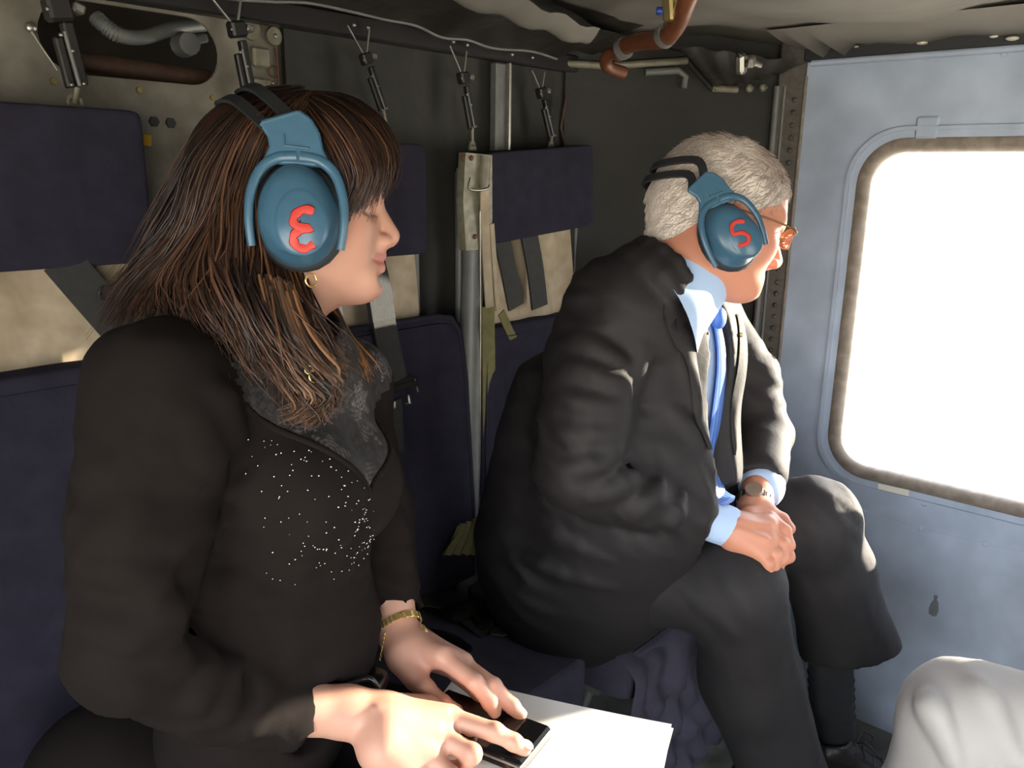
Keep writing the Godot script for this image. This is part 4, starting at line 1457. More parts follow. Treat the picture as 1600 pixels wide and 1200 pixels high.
func build_woman() -> void:
	var who := thing("person", "woman in a black long-sleeved top with brown shoulder-length hair, holding a phone", "person")
	var skin := lin(198, 150, 128)
	var lips := lin(190, 120, 108)
	var lash := lin(70, 44, 36)
	# --- head
	var head := woman_head_frame()
	var h := {"width": 0.071, "chin": Vector3(0.092, -0.0865, 0), "nose": Vector3(0.1125, -0.02, 0), "bridge": Vector3(0.091, 0.016, 0), "lips": Vector3(0.0975, -0.048, 0), "neck": Vector3(-0.05, -0.17, 0.0), "neck_r": 0.05}
	var f := head_field(h)
	var tmp := MB.new()
	var paint := func(p: Vector3, _n: Vector3) -> Color:
		var c := skin
		var q := p - Vector3(0.088, -0.048, 0.0)
		var e := Vector3(q.x / 0.024, q.y / 0.0105, q.z / 0.022).length()
		c = c.lerp(lips, clampf((1.12 - e) * 5.0, 0.0, 1.0))
		# lash line and brow
		var z := absf(p.z)
		if p.x > 0.062 and z > 0.014 and z < 0.05:
			c = c.lerp(lash, clampf(1.0 - absf(p.y + 0.001 + (z - 0.03) * 0.1) / 0.0026, 0.0, 1.0) * 0.9)
			c = c.lerp(lash, clampf(1.0 - absf(p.y - 0.027) / 0.004, 0.0, 1.0) * 0.7)
		return c.lerp(lin(226, 142, 120), clampf(1.0 - (p - Vector3(0.06, -0.024, p.z)).length() / 0.028, 0.0, 1.0) * 0.3)
	f.mesh([tmp], paint)
	var body := MB.new()
	place(tmp, head, body)
	# --- torso and arms under the clothing, one coarse field
	var rs := Vector3(-0.1769, 1.0893, 0.4706)
	var ls := Vector3(0.1058, 1.0308, 0.3838)
	var re := Vector3(-0.2474, 0.8455, 0.4924)
	var rw := Vector3(-0.0365, 0.6996, 0.5599)
	var le := Vector3(0.1355, 0.8506, 0.4083)
	var lw := Vector3(0.1083, 0.7085, 0.4709)
	var nb := head * Vector3(-0.05, -0.17, 0.0)
	var chest := Vector3(-0.0370, 1.0334, 0.4241)
	var waist := Vector3(-0.0577, 0.8350, 0.4300)
	var hips := Vector3(-0.0689, 0.6422, 0.4135)
	var face := Vector3(0.3, 0.0, 0.95).normalized()
	f = Field.new(Vector3(-0.42, 0.44, 0.05), Vector3(0.4, 1.28, 0.72), 0.012)
	var flat := func(p: Vector3, _n: Vector3) -> Color: return skin
	f.bone(head * Vector3(-0.02, -0.06, 0), nb, 0.046, 0.05, 0.02)
	f.bone(nb, chest, 0.06, 0.1, 0.04, face, 0.7)
	f.chain([chest, waist, Vector3(-0.0326, 0.6924, 0.4041)], [0.105, 0.085, 0.09], 0.04, face, 0.68)
	f.chain([nb, rs, re], [0.04, 0.042, 0.03], 0.02)
	f.chain([re, Vector3(-0.1639, 0.7602, 0.4945), Vector3(-0.0928, 0.7173, 0.5256), rw], [0.028, 0.024, 0.026, 0.024], 0.008)
	f.chain([nb, ls, le, lw], [0.04, 0.036, 0.028, 0.022], 0.015)
	f.mesh([body], flat)
	woman_hands(body, skin)
	part("body", body, M.skin, who)
	# --- long-sleeved top
	f = Field.new(Vector3(-0.44, 0.45, 0.04), Vector3(0.36, 1.22, 0.66), 0.0072)
	var k := 0.035
	f.bone(nb + Vector3(-0.005, -0.045, -0.01), chest, 0.075, 0.125, 0.05, face, 0.72)
	f.bone(chest, Vector3(-0.0354, 0.9359, 0.4398), 0.126, 0.118, 0.05, face, 0.74)
	f.bone(Vector3(-0.0354, 0.9359, 0.4398), waist, 0.118, 0.112, 0.05, face, 0.8)
	f.bone(waist, Vector3(-0.0340, 0.7348, 0.4174), 0.118, 0.122, 0.05, face, 0.86)
	f.bone(Vector3(-0.0340, 0.7348, 0.4174), hips, 0.122, 0.125, 0.05, face, 0.86)
	f.ell(Vector3(-0.0664, 0.9703, 0.5315), Vector3(0.07, 0.072, 0.07), Basis.IDENTITY, 0.025)
	f.ell(Vector3(0.0209, 0.9502, 0.4977), Vector3(0.062, 0.066, 0.062), Basis.IDENTITY, 0.025)
	f.bone(nb + Vector3(-0.02, -0.03, 0), rs, 0.052, 0.066, 0.03)
	f.bone(nb + Vector3(0.0, -0.03, 0), ls, 0.05, 0.058, 0.03)
	var rm := Vector3(-0.2165, 0.9763, 0.4926)
	f.bone(rs, rm, 0.068, 0.06, 0.014)
	f.bone(rm, re, 0.058, 0.049, 0.008)
	f.bone(re, Vector3(-0.1656, 0.7652, 0.4984), 0.049, 0.044, 0.02)
	f.bone(Vector3(-0.1656, 0.7652, 0.4984), Vector3(-0.0908, 0.7133, 0.5247), 0.044, 0.0395, 0.01)
	f.bone(ls, le, 0.05, 0.044, 0.03)
	f.bone(le, Vector3(0.1241, 0.7339, 0.4556), 0.042, 0.033, 0.015)
	# folds: soft ridges, then wrinkles round the elbow, along the sleeves and over the waist
	for q in woman_folds(): f.ridge(q[0], q[1], q[2])
	var wz := noise(1.0, 2, 40)
	f.wrinkle(rm, Vector3(-0.1838, 0.7818, 0.4950), 0.12, 0.0065, Vector3(0.3263, 0.9296, 0.1714), 18.0, 7.0, wz)
	f.wrinkle(Vector3(-0.1594, 0.7603, 0.4996), Vector3(-0.0985, 0.7184, 0.5219), 0.07, 0.0045, Vector3(0.8180, 0.2528, 0.5166), 30.0, 8.0, wz)
	f.wrinkle(rs, rm, 0.12, 0.007, Vector3(0.3146, -0.4381, 0.8421), 13.0, 5.0, wz)
	f.wrinkle(Vector3(-0.1206, 0.8924, 0.4617), Vector3(-0.0078, 0.8743, 0.5487), 0.09, 0.006, Vector3(0.1654, 0.9855, -0.0368), 20.0, 4.0, wz)
	f.wrinkle(le, Vector3(0.1190, 0.7431, 0.4619), 0.07, 0.006, Vector3(0.3263, 0.9296, 0.1714), 28.0, 8.0, wz)
	# open the cuffs and the neck
	f.ell(Vector3(-0.0546, 0.6889, 0.5358), Vector3.ONE * 0.046, Basis.IDENTITY, 0.002, true)
	f.ell(Vector3(0.1088, 0.7110, 0.4704), Vector3.ONE * 0.043, Basis.IDENTITY, 0.002, true)
	f.ell(nb + Vector3(0.025, 0.035, 0.02), Vector3(0.068, 0.062, 0.06), Basis.IDENTITY, 0.004, true)
	var top := MB.new()
	var lace := MB.new()
	# the lace yoke is a V on the chest: its two edges and its point
	var v0 := Vector3(-0.0138, 0.9618, 0.5550)
	var v1 := Vector3(-0.1173, 1.0696, 0.5218)
	var v2 := Vector3(0.0773, 1.0067, 0.4851)
	var e1 := (v1 - v0).cross(face).normalized()
	if e1.y < 0.0: e1 = -e1
	var e2 := (v2 - v0).cross(face).normalized()
	if e2.y < 0.0: e2 = -e2
	var arm := (rs - re).normalized()
	var pick := func(p: Vector3) -> int:
		if (p - v0).dot(e1) > 0.0 and (p - v0).dot(e2) > 0.0 and (p - chest).dot(face) > 0.0 and p.y < 1.13 and p.x > Vector3(-0.1228, 1.0695, 0.5157).x: return 1
		return 0
	f.mesh([top, lace], null, pick)
	part("long_sleeved_top", top, M.top, who)
	part("lace_yoke", lace, lace_material(), who)
	var edge := MB.new()
	for q in [[v1 + (v1 - v0) * 0.06, v0], [v0, v2]]:
		var seam := []
		for i in 33:
			# along the way she faces, from in front of the chest back to the cloth
			var p: Vector3 = q[0].lerp(q[1], i / 32.0) + face * 0.12
			for t in 160:
				if f.at(p) <= 0.0: break
				p -= face * 0.0015
			seam.append(p)
		edge.tube(seam, [0.004], 6, Color.WHITE, true)
	part("yoke_seam", edge, M.top, who)
	# rhinestones scattered over the bust
	var gems := MB.new()
	var rng := RandomNumberGenerator.new()
	rng.seed = 77
	var made := 0
	var tries := 0
	while made < 170 and tries < 40000:
		tries += 1
		var i := rng.randi_range(0, top.v.size() - 1)
		var p := top.v[i]
		var nn := top.n[i]
		if nn.dot(face) < 0.05: continue
		var dv := p - v0
		var below := -maxf(minf(dv.dot(e1), 1.0), -1.0)
		if below < 0.006 or below > 0.12 or p.y < 0.865 or p.y > 1.04: continue
		if p.x < -0.13: continue
		if rng.randf() > exp(-below * 16.0): continue
		made += 1
		var at := p + Vector3(rng.randf() - 0.5, rng.randf() - 0.5, rng.randf() - 0.5) * 0.016
		at -= nn * f.at(at)
		var r := rng.randf_range(0.0006, 0.0013)
		gems.ball(at + nn * 0.0006, Vector3(r, r, r), Basis.IDENTITY, Color.WHITE, 5, 4)
	var gp := part("rhinestones", gems, M.gem, who)
	gp.set_meta("kind", "stuff")
	gp.set_meta("label", "tiny glittering rhinestones")
	# --- trousers
	f = Field.new(Vector3(-0.4, 0.0, 0.06), Vector3(0.42, 0.7, 0.98), 0.013)
	var hr := Vector3(-0.19, 0.535, 0.27)
	var hl := Vector3(-0.0, 0.535, 0.24)
	var kr := Vector3(-0.02, 0.535, 0.74)
	var kl := Vector3(0.2, 0.535, 0.70)
	f.bone(hr, hl, 0.11, 0.11, 0.04)
	f.bone(hr, kr, 0.088, 0.07, 0.03)
	f.bone(hl, kl, 0.088, 0.07, 0.03)
	f.bone(kr, Vector3(0.0, 0.1, 0.78), 0.066, 0.05, 0.02)
	f.bone(kl, Vector3(0.2, 0.1, 0.76), 0.066, 0.05, 0.02)
	var tr := MB.new()
	f.mesh([tr])
	part("trousers", tr, M.top, who)
	woman_hair(who, head)

func woman_folds() -> Array:
	return [
		[Vector3(-0.1585, 1.0977, 0.5269), Vector3(-0.1336, 1.0327, 0.5177), 0.013], [Vector3(-0.1819, 1.0800, 0.5385), Vector3(-0.1633, 1.0186, 0.5362), 0.011],
		[Vector3(-0.2504, 0.9308, 0.5417), Vector3(-0.2178, 0.8970, 0.5602), 0.010], [Vector3(-0.2589, 0.9046, 0.5422), Vector3(-0.2150, 0.8733, 0.5569), 0.010], [Vector3(-0.2475, 0.8753, 0.5429), Vector3(-0.2018, 0.8418, 0.5450), 0.009],
		[Vector3(-0.2756, 0.9028, 0.5008), Vector3(-0.2492, 0.8921, 0.5500), 0.009], [Vector3(-0.1846, 0.8278, 0.5231), Vector3(-0.2027, 0.7906, 0.5324), 0.009], [Vector3(-0.1604, 0.8074, 0.5269), Vector3(-0.1769, 0.7692, 0.5385), 0.008],
		[Vector3(-0.1284, 0.7826, 0.5258), Vector3(-0.1487, 0.7377, 0.5357), 0.008], [Vector3(-0.2672, 0.9529, 0.5067), Vector3(-0.2273, 0.9399, 0.5564), 0.009],
		[Vector3(-0.1262, 0.8869, 0.4575), Vector3(-0.0041, 0.8914, 0.5618), 0.010], [Vector3(-0.1202, 0.8690, 0.4711), Vector3(-0.0058, 0.8688, 0.5685), 0.008], [Vector3(-0.0946, 0.9219, 0.5106), Vector3(0.0104, 0.9093, 0.5557), 0.007],
		[Vector3(0.1121, 0.8706, 0.4520), Vector3(0.1376, 0.8222, 0.4681), 0.009], [Vector3(0.1028, 0.8343, 0.4555), Vector3(0.1318, 0.7894, 0.4741), 0.009], [Vector3(0.0923, 0.7940, 0.4591), Vector3(0.1221, 0.7737, 0.4847), 0.007]]

func finger(f: Field, pts: Array, radii: Array) -> void:
	for i in pts.size() - 1: f.bone(pts[i], pts[i + 1], radii[i], radii[i + 1], 0.004)
	# knuckles a little fuller
	for i in range(1, pts.size() - 1): f.bone(pts[i], pts[i] + Vector3.UP * 0.001, radii[i] * 1.01, radii[i] * 1.01, 0.003)

func nail(mb: MB, tip: Vector3, back: Vector3, up: Vector3, r: float, col: Color) -> void:
	var d := (tip - back).normalized()
	var s := d.cross(up).normalized()
	up = s.cross(d).normalized()
	mb.ball(tip - d * r * 0.1 + up * r * 0.78, Vector3(r * 0.72, r * 0.26, r * 0.95), Basis(s, up, -d), col, 10, 6)

func woman_hands(body: MB, skin: Color) -> void:
	var paint := func(_p: Vector3, _n: Vector3) -> Color: return skin
	# near hand: forearm, back of the hand, index on the phone, the others curled
	var f := Field.new(Vector3(-0.17, 0.59, 0.44), Vector3(0.16, 0.79, 0.77), 0.0034)
	f.bone(Vector3(-0.1130, 0.7286, 0.5141), Vector3(-0.0358, 0.7031, 0.5593), 0.031, 0.027, 0.01)
	f.bone(Vector3(-0.0358, 0.7031, 0.5593), Vector3(-0.0051, 0.6889, 0.5836), 0.027, 0.029, 0.015)
	f.bone(Vector3(-0.0047, 0.6911, 0.5833), Vector3(0.0574, 0.6795, 0.6264), 0.027, 0.016, 0.015)
	f.bone(Vector3(-0.0153, 0.6880, 0.5959), Vector3(0.0353, 0.6686, 0.6367), 0.029, 0.017, 0.015)
	f.bone(Vector3(-0.0232, 0.6806, 0.6053), Vector3(0.0110, 0.6607, 0.6435), 0.026, 0.016, 0.015)
	f.bone(Vector3(-0.0329, 0.6770, 0.6113), Vector3(-0.0159, 0.6535, 0.6394), 0.024, 0.015, 0.015)
	finger(f, [Vector3(0.0565, 0.6802, 0.6252), Vector3(0.0819, 0.6729, 0.6765), Vector3(0.0953, 0.6611, 0.6946), Vector3(0.1052, 0.6508, 0.7019)], [0.0125, 0.0108, 0.0098, 0.009])
	finger(f, [Vector3(0.0359, 0.6722, 0.6361), Vector3(0.0450, 0.6643, 0.6756), Vector3(0.0453, 0.6370, 0.6600), Vector3(0.0463, 0.6228, 0.6356)], [0.0125, 0.0115, 0.0095, 0.0085])
	finger(f, [Vector3(0.0113, 0.6621, 0.6433), Vector3(0.0159, 0.6494, 0.6735), Vector3(0.0238, 0.6188, 0.6506), Vector3(0.0233, 0.6114, 0.6296)], [0.012, 0.011, 0.0095, 0.0085])
	finger(f, [Vector3(-0.0156, 0.6548, 0.6391), Vector3(-0.0076, 0.6348, 0.6635), Vector3(-0.0025, 0.6118, 0.6470), Vector3(-0.0002, 0.6042, 0.6293)], [0.011, 0.0095, 0.008, 0.0075])
	finger(f, [Vector3(0.0135, 0.6908, 0.5728), Vector3(0.0606, 0.6750, 0.5852), Vector3(0.0810, 0.6621, 0.6130), Vector3(0.0859, 0.6519, 0.6332)], [0.017, 0.0125, 0.0105, 0.009])
	# tendons and a fold at the wrist
	f.bone(Vector3(-0.0216, 0.7166, 0.5934), Vector3(0.0491, 0.6923, 0.6277), 0.0035, 0.004, 0.008)
	f.bone(Vector3(-0.0216, 0.7081, 0.6043), Vector3(0.0281, 0.6822, 0.6391), 0.0035, 0.004, 0.008)
	f.mesh([body], paint)
	nail(body, Vector3(0.1058, 0.6515, 0.7023), Vector3(0.0953, 0.6611, 0.6946), Vector3(0, 0.9, 0.3), 0.009, lin(240, 186, 160))
	# far hand: spread over the phone
	f = Field.new(Vector3(0.02, 0.6, 0.36), Vector3(0.24, 0.84, 0.7), 0.0034)
	f.bone(Vector3(0.1290, 0.7648, 0.4415), Vector3(0.1070, 0.7071, 0.4776), 0.028, 0.025, 0.01)
	f.bone(Vector3(0.1070, 0.7071, 0.4776), Vector3(0.1047, 0.6952, 0.5029), 0.025, 0.028, 0.012)
	f.bone(Vector3(0.1079, 0.6977, 0.5055), Vector3(0.1096, 0.7068, 0.5583), 0.024, 0.0155, 0.014)
	f.bone(Vector3(0.1213, 0.6928, 0.4992), Vector3(0.1318, 0.6937, 0.5726), 0.022, 0.015, 0.014)
	f.bone(Vector3(0.1251, 0.6815, 0.4922), Vector3(0.1471, 0.6681, 0.5608), 0.02, 0.013, 0.014)
	f.bone(Vector3(0.0930, 0.6927, 0.5062), Vector3(0.0833, 0.6797, 0.5391), 0.024, 0.016, 0.014)
	finger(f, [Vector3(0.1095, 0.7060, 0.5584), Vector3(0.1144, 0.6928, 0.6124), Vector3(0.1236, 0.6682, 0.6290), Vector3(0.1283, 0.6544, 0.6334)], [0.0125, 0.0105, 0.0095, 0.0085])
	finger(f, [Vector3(0.1315, 0.6921, 0.5729), Vector3(0.1372, 0.6808, 0.6225), Vector3(0.1471, 0.6585, 0.6451), Vector3(0.1527, 0.6473, 0.6542)], [0.0118, 0.0102, 0.0095, 0.0085])
	finger(f, [Vector3(0.1408, 0.6639, 0.5553), Vector3(0.1413, 0.6562, 0.5898), Vector3(0.1477, 0.6405, 0.6031), Vector3(0.1536, 0.6280, 0.6067)], [0.011, 0.0095, 0.0085, 0.008])
	finger(f, [Vector3(0.0836, 0.6860, 0.5292), Vector3(0.0765, 0.6778, 0.5632), Vector3(0.0783, 0.6706, 0.5912), Vector3(0.0881, 0.6618, 0.6056)], [0.0155, 0.013, 0.011, 0.0095])
	f.mesh([body], paint)
	nail(body, Vector3(0.1523, 0.6480, 0.6535), Vector3(0.1471, 0.6585, 0.6451), Vector3(0.4, 0.8, -0.2), 0.0085, lin(232, 160, 140))

func lace_material() -> StandardMaterial3D:
	# floral lace: rosettes of dense thread over a fine net
	var im := Image.create(256, 256, false, Image.FORMAT_RGB8)
	var nz := noise(0.06, 3, 15)
	var spots := [Vector2(50, 60), Vector2(178, 40), Vector2(112, 150), Vector2(230, 168), Vector2(40, 214), Vector2(160, 236)]
	for y in 256:
		for x in 256:
			var v := 0.16 + 0.05 * float((x + y) % 8 < 2) + 0.05 * float((x - y + 256) % 8 < 2)
			for s in spots:
				var d := Vector2(wrapf(x - s.x, -128, 128), wrapf(y - s.y, -128, 128))
				var r := d.length()
				var petal := 24.0 + 7.0 * cos(d.angle() * 6.0)
				if r < petal: v = maxf(v, 0.42 + 0.16 * sin(r * 0.9) + 0.08 * cos(d.angle() * 12.0))
			v += nz.get_noise_2d(x, y) * 0.16
			v = clampf(v, 0.05, 0.8)
			im.set_pixel(x, y, Color(v * 0.78, v * 0.72, v * 0.71))
	im.generate_mipmaps()
	var m := mat(Color.WHITE, 0.85, 0.0, ImageTexture.create_from_image(im), 5.5)
	return m

func woman_hair(who: Node3D, head: Transform3D) -> void:
	var dark := lin(31, 21, 17)
	var light := lin(88, 60, 45)
	var gold := lin(206, 142, 78)
	# volume under the locks, in head axes
	var f := Field.new(Vector3(-0.2, -0.24, -0.12), Vector3(0.12, 0.16, 0.13), 0.006)
	f.ell(Vector3(-0.02, 0.046, 0), Vector3(0.103, 0.087, 0.074), Basis.IDENTITY, 0.01)
	f.bone(Vector3(-0.045, 0.02, 0.015), Vector3(-0.09, -0.12, 0.025), 0.06, 0.05, 0.03)
	f.bone(Vector3(-0.05, 0.02, -0.03), Vector3(-0.06, -0.14, -0.03), 0.07, 0.05, 0.03)
	f.bone(Vector3(-0.06, -0.02, 0.055), Vector3(-0.045, -0.2, 0.07), 0.03, 0.024, 0.03)
	# leave the face and the front of the neck open
	f.ell(Vector3(0.075, -0.035, 0), Vector3(0.062, 0.075, 0.12), Basis(Vector3(0, 0, 1), 0.18), 0.008, true)
	f.ell(Vector3(0.03, -0.13, 0.02), Vector3(0.05, 0.06, 0.1), Basis.IDENTITY, 0.008, true)
	var tmp := MB.new()
	var nz := noise(30.0, 2, 3)
	var paint := func(p: Vector3, _n: Vector3) -> Color: return dark.lerp(light, clampf(0.16 + 0.3 * nz.get_noise_3d(p.x * 1.5 + p.z * 0.6, p.y * 0.12, p.z * 1.5), 0.0, 1.0))
	f.mesh([tmp], paint)
	var mb := MB.new()
	place(tmp, head, mb)
	var near := [
		[Vector3(0.0502, 1.3852, 0.4033), Vector3(-0.0241, 1.3648, 0.4129), Vector3(-0.0748, 1.3175, 0.4052), Vector3(-0.1060, 1.2522, 0.3873), Vector3(-0.1343, 1.1920, 0.3630), Vector3(-0.1754, 1.1375, 0.3531)],
		[Vector3(0.0500, 1.3838, 0.4036), Vector3(-0.0363, 1.3568, 0.4381), Vector3(-0.0816, 1.3015, 0.4346), Vector3(-0.1127, 1.2384, 0.4315), Vector3(-0.1394, 1.1848, 0.4220), Vector3(-0.1635, 1.1487, 0.4242)],
		[Vector3(0.0436, 1.3816, 0.4128), Vector3(-0.0399, 1.3497, 0.4553), Vector3(-0.0768, 1.2892, 0.4556), Vector3(-0.1071, 1.2271, 0.4577), Vector3(-0.1293, 1.1789, 0.4666), Vector3(-0.1335, 1.1383, 0.4930)],
		[Vector3(0.0382, 1.3800, 0.4228), Vector3(-0.0390, 1.3464, 0.4653), Vector3(-0.0679, 1.2830, 0.4555), Vector3(-0.0963, 1.2148, 0.4714), Vector3(-0.1146, 1.1628, 0.5048), Vector3(-0.1082, 1.1015, 0.5277)],
		[Vector3(0.0329, 1.3792, 0.4328), Vector3(-0.0317, 1.3468, 0.4656), Vector3(-0.0552, 1.2829, 0.4512), Vector3(-0.0775, 1.2134, 0.4682), Vector3(-0.0916, 1.1554, 0.5180), Vector3(-0.0791, 1.0984, 0.5383), Vector3(-0.0758, 1.0712, 0.5445)],
		[Vector3(0.0312, 1.3788, 0.4388), Vector3(-0.0279, 1.3437, 0.4710), Vector3(-0.0416, 1.2760, 0.4380), Vector3(-0.0574, 1.2014, 0.4581), Vector3(-0.0711, 1.1518, 0.5082), Vector3(-0.0595, 1.1025, 0.5431), Vector3(-0.0554, 1.0623, 0.5475)],
		[Vector3(0.0302, 1.3770, 0.4460), Vector3(-0.0241, 1.3407, 0.4765), Vector3(-0.0251, 1.2693, 0.4405), Vector3(-0.0398, 1.1952, 0.4709), Vector3(-0.0494, 1.1524, 0.5075), Vector3(-0.0350, 1.1109, 0.5365), Vector3(-0.0271, 1.0829, 0.5404)],
		[Vector3(0.0302, 1.3770, 0.4460), Vector3(-0.0198, 1.3408, 0.4813), Vector3(-0.0132, 1.2624, 0.4410), Vector3(-0.0283, 1.1895, 0.4767), Vector3(-0.0329, 1.1535, 0.5039), Vector3(-0.0170, 1.1209, 0.5063), Vector3(0.0150, 1.0913, 0.5070)]]
	strands(mb, near, 260, 0.0042, 11, dark, dark.lerp(light, 0.5), 0.004, null, 0.0, 1.0, 0.009)
	strands(mb, near, 1700, 0.0013, 13, dark, light, 0.006, null, 0.0, 1.0, 0.010)
	strands(mb, near.slice(2), 420, 0.0009, 12, dark.lerp(light, 0.2), light.lerp(gold, 0.12), 0.008, null, 0.0, 1.0, 0.011)
	strands(mb, near.slice(5), 260, 0.0012, 15, dark.lerp(light, 0.3), light.lerp(gold, 0.15), 0.006, light.lerp(gold, 0.6), 0.0, 1.0, 0.009)
	# far side locks seen below the chin
	var far := [
		[Vector3(0.0438, 1.1692, 0.3855), Vector3(0.0346, 1.1282, 0.4218), Vector3(0.0272, 1.0997, 0.4554), Vector3(0.0202, 1.0761, 0.4876)],
		[Vector3(0.0658, 1.1668, 0.3801), Vector3(0.0575, 1.1250, 0.4177), Vector3(0.0533, 1.0923, 0.4565), Vector3(0.0445, 1.0645, 0.4882)],
		[Vector3(0.0783, 1.1580, 0.3819), Vector3(0.0769, 1.1179, 0.4113), Vector3(0.0712, 1.0845, 0.4486), Vector3(0.0703, 1.0610, 0.4720)]]
	strands(mb, far, 360, 0.0015, 21, light.lerp(dark, 0.4), light.lerp(gold, 0.5), 0.005, gold)
	# back volume falling behind the shoulder
	var back := [
		[Vector3(0.0649, 1.3886, 0.3720), Vector3(0.0196, 1.3709, 0.3279), Vector3(-0.0166, 1.3197, 0.2913), Vector3(-0.0547, 1.2461, 0.2765), Vector3(-0.0988, 1.1786, 0.2839), Vector3(-0.1490, 1.1351, 0.3061)],
		[Vector3(0.0502, 1.3852, 0.4033), Vector3(-0.0241, 1.3648, 0.4129), Vector3(-0.0748, 1.3175, 0.4052), Vector3(-0.1060, 1.2522, 0.3873), Vector3(-0.1343, 1.1920, 0.3630), Vector3(-0.1754, 1.1375, 0.3531)]]
	strands(mb, back, 90, 0.005, 31, dark, dark.lerp(light, 0.4), 0.006)
	strands(mb, back, 300, 0.0014, 32, dark, light, 0.008)
	# ends that hook inwards on the chest
	var hooks := [
		[Vector3(-0.0833, 1.1975, 0.5034), Vector3(-0.0863, 1.1495, 0.5261), Vector3(-0.0775, 1.1120, 0.5426), Vector3(-0.0699, 1.0832, 0.5544), Vector3(-0.0695, 1.0632, 0.5546), Vector3(-0.0781, 1.0584, 0.5390)],
		[Vector3(-0.0700, 1.1972, 0.5108), Vector3(-0.0730, 1.1488, 0.5336), Vector3(-0.0640, 1.1111, 0.5503), Vector3(-0.0556, 1.0840, 0.5623), Vector3(-0.0541, 1.0653, 0.5634), Vector3(-0.0613, 1.0561, 0.5510)],
		[Vector3(-0.0569, 1.1899, 0.5127), Vector3(-0.0589, 1.1472, 0.5346), Vector3(-0.0492, 1.1121, 0.5510), Vector3(-0.0387, 1.0879, 0.5565), Vector3(-0.0378, 1.0708, 0.5564), Vector3(-0.0419, 1.0648, 0.5463)]]
	strands(mb, hooks, 420, 0.0013, 41, dark, light.lerp(gold, 0.25), 0.005, null, 0.0, 1.0, 0.008)
	strands(mb, hooks, 50, 0.003, 42, dark, light, 0.004, null, 0.0, 1.0, 0.008)
	# fringe
	var fringe := [
		[Vector3(0.0830, 1.3883, 0.3613), Vector3(0.1118, 1.3806, 0.4044), Vector3(0.1219, 1.3518, 0.4501), Vector3(0.1143, 1.3156, 0.4786), Vector3(0.0959, 1.2852, 0.4928)],
		[Vector3(0.0581, 1.3848, 0.3969), Vector3(0.0728, 1.3747, 0.4482), Vector3(0.0747, 1.3449, 0.5005), Vector3(0.0740, 1.3100, 0.5208), Vector3(0.0552, 1.2752, 0.5284)],
		[Vector3(0.0384, 1.3814, 0.4226), Vector3(0.0415, 1.3674, 0.4779), Vector3(0.0454, 1.3379, 0.5215), Vector3(0.0439, 1.3030, 0.5440), Vector3(0.0271, 1.2668, 0.5436)],
		[Vector3(0.0240, 1.3782, 0.4386), Vector3(0.0194, 1.3615, 0.4941), Vector3(0.0244, 1.3324, 0.5310), Vector3(0.0248, 1.2977, 0.5508), Vector3(0.0114, 1.2606, 0.5422)],
		[Vector3(0.0148, 1.3760, 0.4446), Vector3(0.0055, 1.3555, 0.4963), Vector3(0.0120, 1.3257, 0.5258), Vector3(0.0194, 1.2911, 0.5365), Vector3(0.0093, 1.2536, 0.5286)],
		[Vector3(0.0056, 1.3731, 0.4509), Vector3(0.0010, 1.3481, 0.4832), Vector3(0.0064, 1.3162, 0.5046), Vector3(0.0169, 1.2777, 0.5124), Vector3(0.0125, 1.2447, 0.5108)],
		[Vector3(-0.0035, 1.3702, 0.4573), Vector3(-0.0067, 1.3447, 0.4759), Vector3(-0.0004, 1.3096, 0.4870), Vector3(0.0072, 1.2706, 0.4918), Vector3(0.0062, 1.2375, 0.4956)]]
	strands(mb, fringe, 150, 0.0038, 51, dark, dark.lerp(light, 0.5), 0.0025)
	strands(mb, fringe, 900, 0.0012, 53, dark, light, 0.003)
	strands(mb, fringe, 220, 0.0009, 52, dark.lerp(light, 0.4), light.lerp(gold, 0.1), 0.004)
	part("hair", mb, M.hair, who)

func man_head_frame() -> Transform3D:
	var a := deg_to_rad(8.0)
	var b := deg_to_rad(20.0)
	var right := Vector3(0.6681, 0.0162, 0.7439)
	var up0 := Vector3(0.1726, 0.9691, -0.1761)
	var toward := Vector3(-0.7238, 0.2460, 0.6447)
	var level := (right * cos(a) - toward * sin(a)).normalized()
	var fwd := level * cos(b) - up0 * sin(b)
	var up := up0 * cos(b) + level * sin(b)
	var side := fwd.cross(up).normalized()
	return Transform3D(Basis(fwd, up, side).scaled_local(Vector3.ONE * 1.05), Vector3(0.7271, 1.2244, 0.5732))

